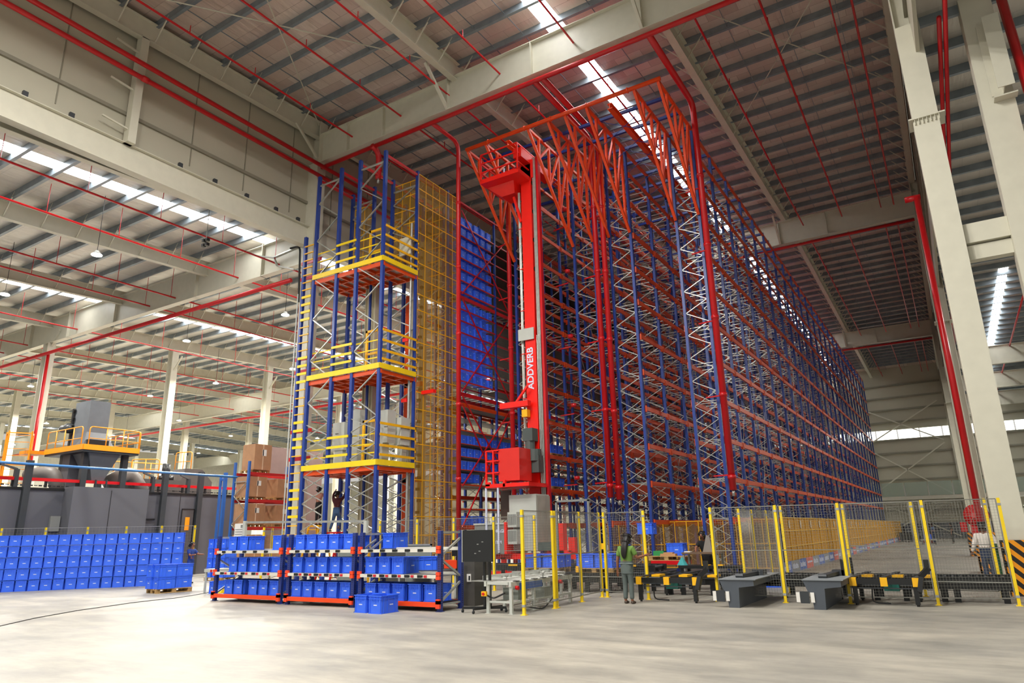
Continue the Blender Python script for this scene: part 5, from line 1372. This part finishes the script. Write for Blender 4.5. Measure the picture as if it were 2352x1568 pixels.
solo(MB().box(.26, .3, 29.0, 29.08, .8, 1.35), 'cone_post', PAPER, (.28, 29, 0), 'small pale post by the kerb guard', 'post') if False else None
solo(MB().box(-1.3, -1.0, 50, 50.1, .0, .02), 'floor_plate', MGREY, (-1, 50, 0), 'thin') if False else None

# ================================================================ PAINT BOOTH, PLATFORM MACHINE AND PIPES (LEFT)
t = thing('dark_booth', (-40, 10, 0), 'long dark grey panelled booth behind the crate wall', 'booth')
MB().box(-46, -34, -6, 25.4, 0, 4.0).build('body', DGREY, t)
MB().box(-34.0, -33.2, 16.2, 19.7, 0, 4.12).build('bump_out', mat('mid_dark_panel', '#5c5d63', .5, 0, .05, .6), t)
for y in (11.5, 14.6, 20.9, 22.9): MB().box(-34.0, -33.8, y-.13, y+.13, 0, 5.2 if y > 12 else 4).build('pilaster', CHAR, t)
for y in (8, 13.0, 17.9, 21.9, 24.2): MB().box(-33.995 if y != 17.9 else -33.2, -33.99 if y != 17.9 else -33.19, y-.01, y+.01, 0, 4).build('panel_seam', BLACK, t)
MB().box(-34.02, -33.96, -6, 25.4, 3.96, 4.06).build('top_trim', BLACK, t)
dr = MB().box(-33.99, -33.96, 22.05, 22.7, .1, 3.25).build('door', mat('door_panel', '#4e4c4e', .5), t)
MB().box(-33.97, -33.94, 22.02, 22.05, .1, 3.28).box(-33.97, -33.94, 22.7, 22.73, .1, 3.28).box(-33.97, -33.94, 22.02, 22.73, 3.25, 3.28).build('door_frame', BLACK, dr)
MB().box(-33.95, -33.94, 22.25, 22.5, 2.2, 2.85).build('door_sign', ORRAIL, dr)
MB().box(-33.98, -33.85, 15.75, 16.15, 2.2, 2.85).build('junction_box', MGREY, t)
MB().box(-33.99, -33.93, 19.85, 20.6, 2.72, 2.77).build('handle_bar', BLACK, t)
t = thing('overhead_conveyor', (-35, 10, 4.5), 'long red overhead conveyor rail with hanging chain above the dark booth', 'conveyor')
MB().box(-35.06, -34.94, 4, 26.5, 4.42, 4.56).build('rail', RED, t)
m = MB()
for k in range(16): m.box(-35.04, -34.96, 5+k*1.35, 5.1+k*1.35, 4.15, 4.44)
for k in range(110): m.cbox((-35, 5+k*.19, 4.22), (.04, .13, .03 if k % 2 else .06))
m.build('chain', BLACK, t)
for y in (6, 14.6, 20.9, 22.9): MB().box(-35.1, -34.9, y-.08, y+.08, 4.0, 4.9).bar((-35, y, 4.9), (-34.2, y-1.0, 5.0), .08).build('hanger_post', CHAR, t)
pipe([(-34.3, 3, 5.12), (-34.3, 13, 5.08), (-30.9, 23.4, 4.75)], .06, 'thin light blue pipe running over the dark booth to the box rack', name='service_pipe', mt=BPIPE)
# platform
t = thing('platform_machine', (-36.2, 18.2, 4.0), 'dark blower machine on a raised platform with amber railings above the booth', 'machine')
xa, xb, ya, yb = -38.1, -34.5, 17.0, 19.7
MB().box(xa, xb, ya, yb, 5.85, 5.98).build('deck', CHAR, t)
MB().box(xa, xb, ya-.04, ya, 5.95, 6.2).box(xb, xb+.04, ya, yb, 5.95, 6.2).box(xa, xb, yb, yb+.04, 5.95, 6.2).build('toe_board', ORRAIL, t)
m = MB()
def rails(m, p, q, n):
    p = Vector(p); q = Vector(q)
    m.tube(bend(tuple(p), tuple(p+Vector((0, 0, 1.1))), tuple(q+Vector((0, 0, 1.1))), tuple(q), r=.15), .028, 6)
    m.tube([p+Vector((0, 0, .55)), q+Vector((0, 0, .55))], .022, 6)
    for k in range(1, n): s_ = p+(q-p)*k/n; m.tube([s_, s_+Vector((0, 0, 1.1))], .028, 6)
rails(m, (xa+.1, ya, 5.95), (xb-.25, ya, 5.95), 4); rails(m, (xb, ya+.2, 5.95), (xb, yb-.05, 5.95), 3); rails(m, (xa+.1, yb, 5.95), (xb, yb, 5.95), 3)
m.build('railing', ORRAIL, t, True)
MB().box(-37.4, -36.0, 17.8, 18.8, 6.9, 8.6).build('blower_box', mat('blower_grey', '#5f646a', .45), t)
MB().hexa([(-37.4, 17.7, 5.98), (-35.6, 17.5, 5.98), (-35.6, 19.2, 5.98), (-37.4, 19.2, 5.98), (-37.4, 17.8, 7.0), (-36.0, 17.8, 7.0), (-36.0, 18.8, 7.0), (-37.4, 18.8, 7.0)]).build('chute', MATS['blower_grey'], t)
MB().box(-35.85, -35.62, 17.75, 18.75, 6.05, 6.6).build('chute_opening', BLACK, t)
MB().tube([(-38.0, 17.6, 7.3), (-37.3, 17.7, 7.3)], .2, 12).tube([(-37.6, 17.66, 7.3), (-37.5, 17.67, 7.3)], .26, 12).build('fan_motor', CHAR, t, True)
m = MB()
for z in (6.8, 7.2, 7.6, 8.0): m.tube([(-37.45, 17.75, z), (-37.3, 17.72, z+.25)], .06, 8)
m.box(-37.5, -37.35, 17.7, 17.8, 6.1, 8.3); m.build('pipework', BLACK, t)
for (x, y) in ((-37.2, 17.5), (-35.0, 17.4), (-35.0, 19.3), (-37.2, 19.3)): MB().box(x-.13, x+.13, y-.13, y+.13, 4.0, 5.86).build('support_leg', CHAR, t)
MB().hexa([(-35.6, 17.9, 4.5), (-35.1, 17.9, 4.5), (-35.1, 18.4, 4.5), (-35.6, 18.4, 4.5), (-36.2, 17.4, 5.85), (-34.7, 17.4, 5.85), (-34.7, 18.9, 5.85), (-36.2, 18.9, 5.85)]).build('hopper', MATS['blower_grey'], t)
MB().box(-36.9, -36.2, 17.3, 17.9, 4.0, 5.86).build('inner_duct', DGREY, t)
MB().tube(bend((-37.6, 16.2, 4.9), (-36.0, 16.6, 4.9), (-36.0, 16.9, 4.0), r=.35), .32, 14).build('elbow_duct', mat('duct_grey', '#6b6662', .5), t, True)
MB().tube([(-34.9, 18, 4.0), (-34.9, 18, 4.6)], .05, 6).tube([(-34.7, 18.4, 4.0), (-34.7, 18.4, 4.6)], .05, 6).build('drain_leg', CHAR, t)
t = thing('access_ladder', (-38.6, 16.0, 4), 'amber caged access ladder at the left end of the raised platform', 'ladder')
m = MB()
for (x, y) in ((-39.3, 15.7), (-38.6, 15.5), (-38.1, 16.3), (-38.9, 16.7)): m.tube([(x, y, 4), (x, y, 7.05)], .045, 6)
for z in (5.4, 6.95): m.bar((-39.3, 15.7, z), (-38.6, 15.5, z), .06).bar((-38.6, 15.5, z), (-38.1, 16.3, z), .06).bar((-38.1, 16.3, z), (-38.9, 16.7, z), .06)
m.box(-38.9, -38.1, 16.2, 17.0, 5.95, 6.12)
m.build('frame', ORRAIL, t)
m = MB()
for k in range(9): m.bar((-38.6, 15.5, 4.2+k*.33), (-38.15, 16.25, 4.2+k*.33), .03)
m.build('rung', ORRAIL, t)
t = thing('roof_fan_unit', (-38, 23, 4), 'long dark fan and duct unit with small amber railings right of the platform machine', 'machine')
MB().box(-39.5, -37.4, 21.0, 26.0, 4.0, 5.0).hexa([(-38.6, 24.0, 5.0), (-37.4, 24.0, 5.0), (-37.4, 26.0, 5.0), (-38.6, 26.0, 5.0), (-38.6, 24.2, 5.7), (-37.4, 24.2, 5.7), (-37.4, 25.3, 5.7), (-38.6, 25.3, 5.7)]).build('housing', mat('brown_grey_steel', '#4c4643', .5), t)
MB().tube(bend((-37.5, 19.9, 4.6), (-37.5, 21.0, 5.3), (-37.5, 21.8, 4.3), r=.5), .42, 14).build('elbow_duct', MATS['duct_grey'], t, True)
MB().tube([(-38, 23.4, 5.0), (-38, 23.4, 5.25)], .45, 14).tube([(-38, 23.4, 5.25), (-38, 23.4, 5.95)], .22, 12).build('fan_motor', BLACK, t, True)
m = MB(); rails(m, (-38.4, 21.6, 5.0), (-37.4, 22.6, 5.0), 2); rails(m, (-38.6, 24.3, 5.6), (-37.5, 24.6, 5.6), 2); rails(m, (-40, 21.5, 5.0), (-39.6, 24.5, 5.0), 3)
m.build('railing', ORRAIL, t, True)
# ---------------------------------------------------------------- box rack
t = thing('box_rack', (-30.5, 23, 0), 'blue upright pallet rack with brown wrapped boxes left of the lift tower', 'rack')
SB = mat('steel_blue_rack', '#2f5fa6', .4)
for x in (-31.1, -30.0):
    for y in (22.9, 26.2): MB().box(x-.06, x+.06, y-.05, y+.05, 0, 5.5).build('upright', SB, t)
for y in (22.9, 26.2): lattice(MB(), -31.05, -30.05, .3, 5.2, 0, 'x', y, .04, .55, 1.4).build('lattice_brace', GALV, t)
for z in (2.2, 3.55, 4.9):
    for x in (-31.1, -30.0): MB().box(x-.03, x+.03, 22.95, 26.15, z-.07, z+.07).build('beam', mat('crimson_beam', '#b02422', .4), t)
# blue upright posts of the neighbouring pipe support
solo(MB().box(-31.6, -31.45, 22.6, 22.75, 0, 5.0).box(-31.9, -31.8, 22.6, 22.7, 0, 4.8).box(-31.85, -31.5, 22.62, 22.7, 4.6, 4.7), 'pipe_support', SB, (-31.6, 22.6, 0), 'pair of blue posts carrying the light blue pipe end', 'post')
WR = mat('wrapped_cardboard', '#a8805f', .3, 0, .1, 3)
def box_(x, y, z, dx, dy, dz, lb, grp='wrapped brown boxes', m_=WR):
    t = thing('cardboard_box', (x, y, z), lb, 'box', grp)
    MB().box(x-dx/2, x+dx/2, y-dy/2, y+dy/2, z, z+dz).build('body', m_, t)
    MB().box(x+dx/2, x+dx/2+.004, y-.05, y+.2, z+dz*.55, z+dz*.8).build('paper_label', PAPER, t)
    MB().box(x-dx/2-.004, x+dx/2+.004, y-.03, y+.03, z-.0, z+dz+.004).build('tape', mat('clear_tape', '#cfb497', .2), t)
for lv, z in enumerate((2.27, 3.62)):
    for k, y in enumerate((23.55, 25.3)):
        nm = '%s level, %s' % (['lower', 'upper'][lv], ['near one', 'far one'][k])
        pallet(-30.55, y, z, PI/2, 'wooden pallet in the box rack, %s' % nm, 'box rack pallets')
        box_(-30.55, y, z+.14, .95, 1.15 if k == 0 else 1.0, 1.0 if k == 0 else .95, 'shrink wrapped brown box in the box rack, %s' % nm)
pallet(-30.55, 23.7, 4.97, PI/2, 'dark pallet on the very top of the box rack')
box_(-30.55, 23.75, 5.12, .95, 1.05, 1.3, 'tall wrapped brown box on the very top of the box rack')
box_(-30.5, 23.6, 0, 1.0, 1.2, 1.9, 'large brown carton at the foot of the box rack, near one', m_=CARD)
box_(-30.5, 25.2, 0, 1.0, 1.4, 1.9, 'large brown carton at the foot of the box rack, far one', m_=CARD)
t = thing('pink_partition', (-33, 27.5, 5), 'pinkish screen panels high behind the box rack', 'screen')
MB().box(-33.0, -32.95, 26.4, 30.5, 0, 6.8).build('panel', mat('dusty_pink', '#75605b', .6), t)
MB().box(-32.95, -32.93, 28.3, 28.34, 0, 6.8).build('joint', MGREY, t)
t = thing('small_table', (-21.2, 15.3, 0), 'light grey conveyor end with a red button left of the rack row', 'conveyor')
MB().box(-21.55, -20.9, 15.0, 15.7, .66, .76).build('bed', LGREY, t)
for x in (-21.5, -20.95): MB().box(x-.03, x+.03, 15.02, 15.08, 0, .66).build('leg', LGREY, t)
MB().box(-21.2, -21.12, 14.98, 15.0, .66, .74).build('button', RED, t)
# floor cable
solo(MB().tube([(-21.6, 15.4, .01), (-20.9, 14.2, .01), (-20.54, 13.37, .01), (-20.5, 12.6, .01), (-20.33, 11.9, .01), (-19.95, 11, .01), (-19.62, 10.13, .01), (-18.71, 8.69, .01), (-17.74, 7.58, .01)], .009, 6), 'floor_cable', CABLE, (-20, 10, 0), 'thin dark cable lying across the floor at the lower left', 'cable')
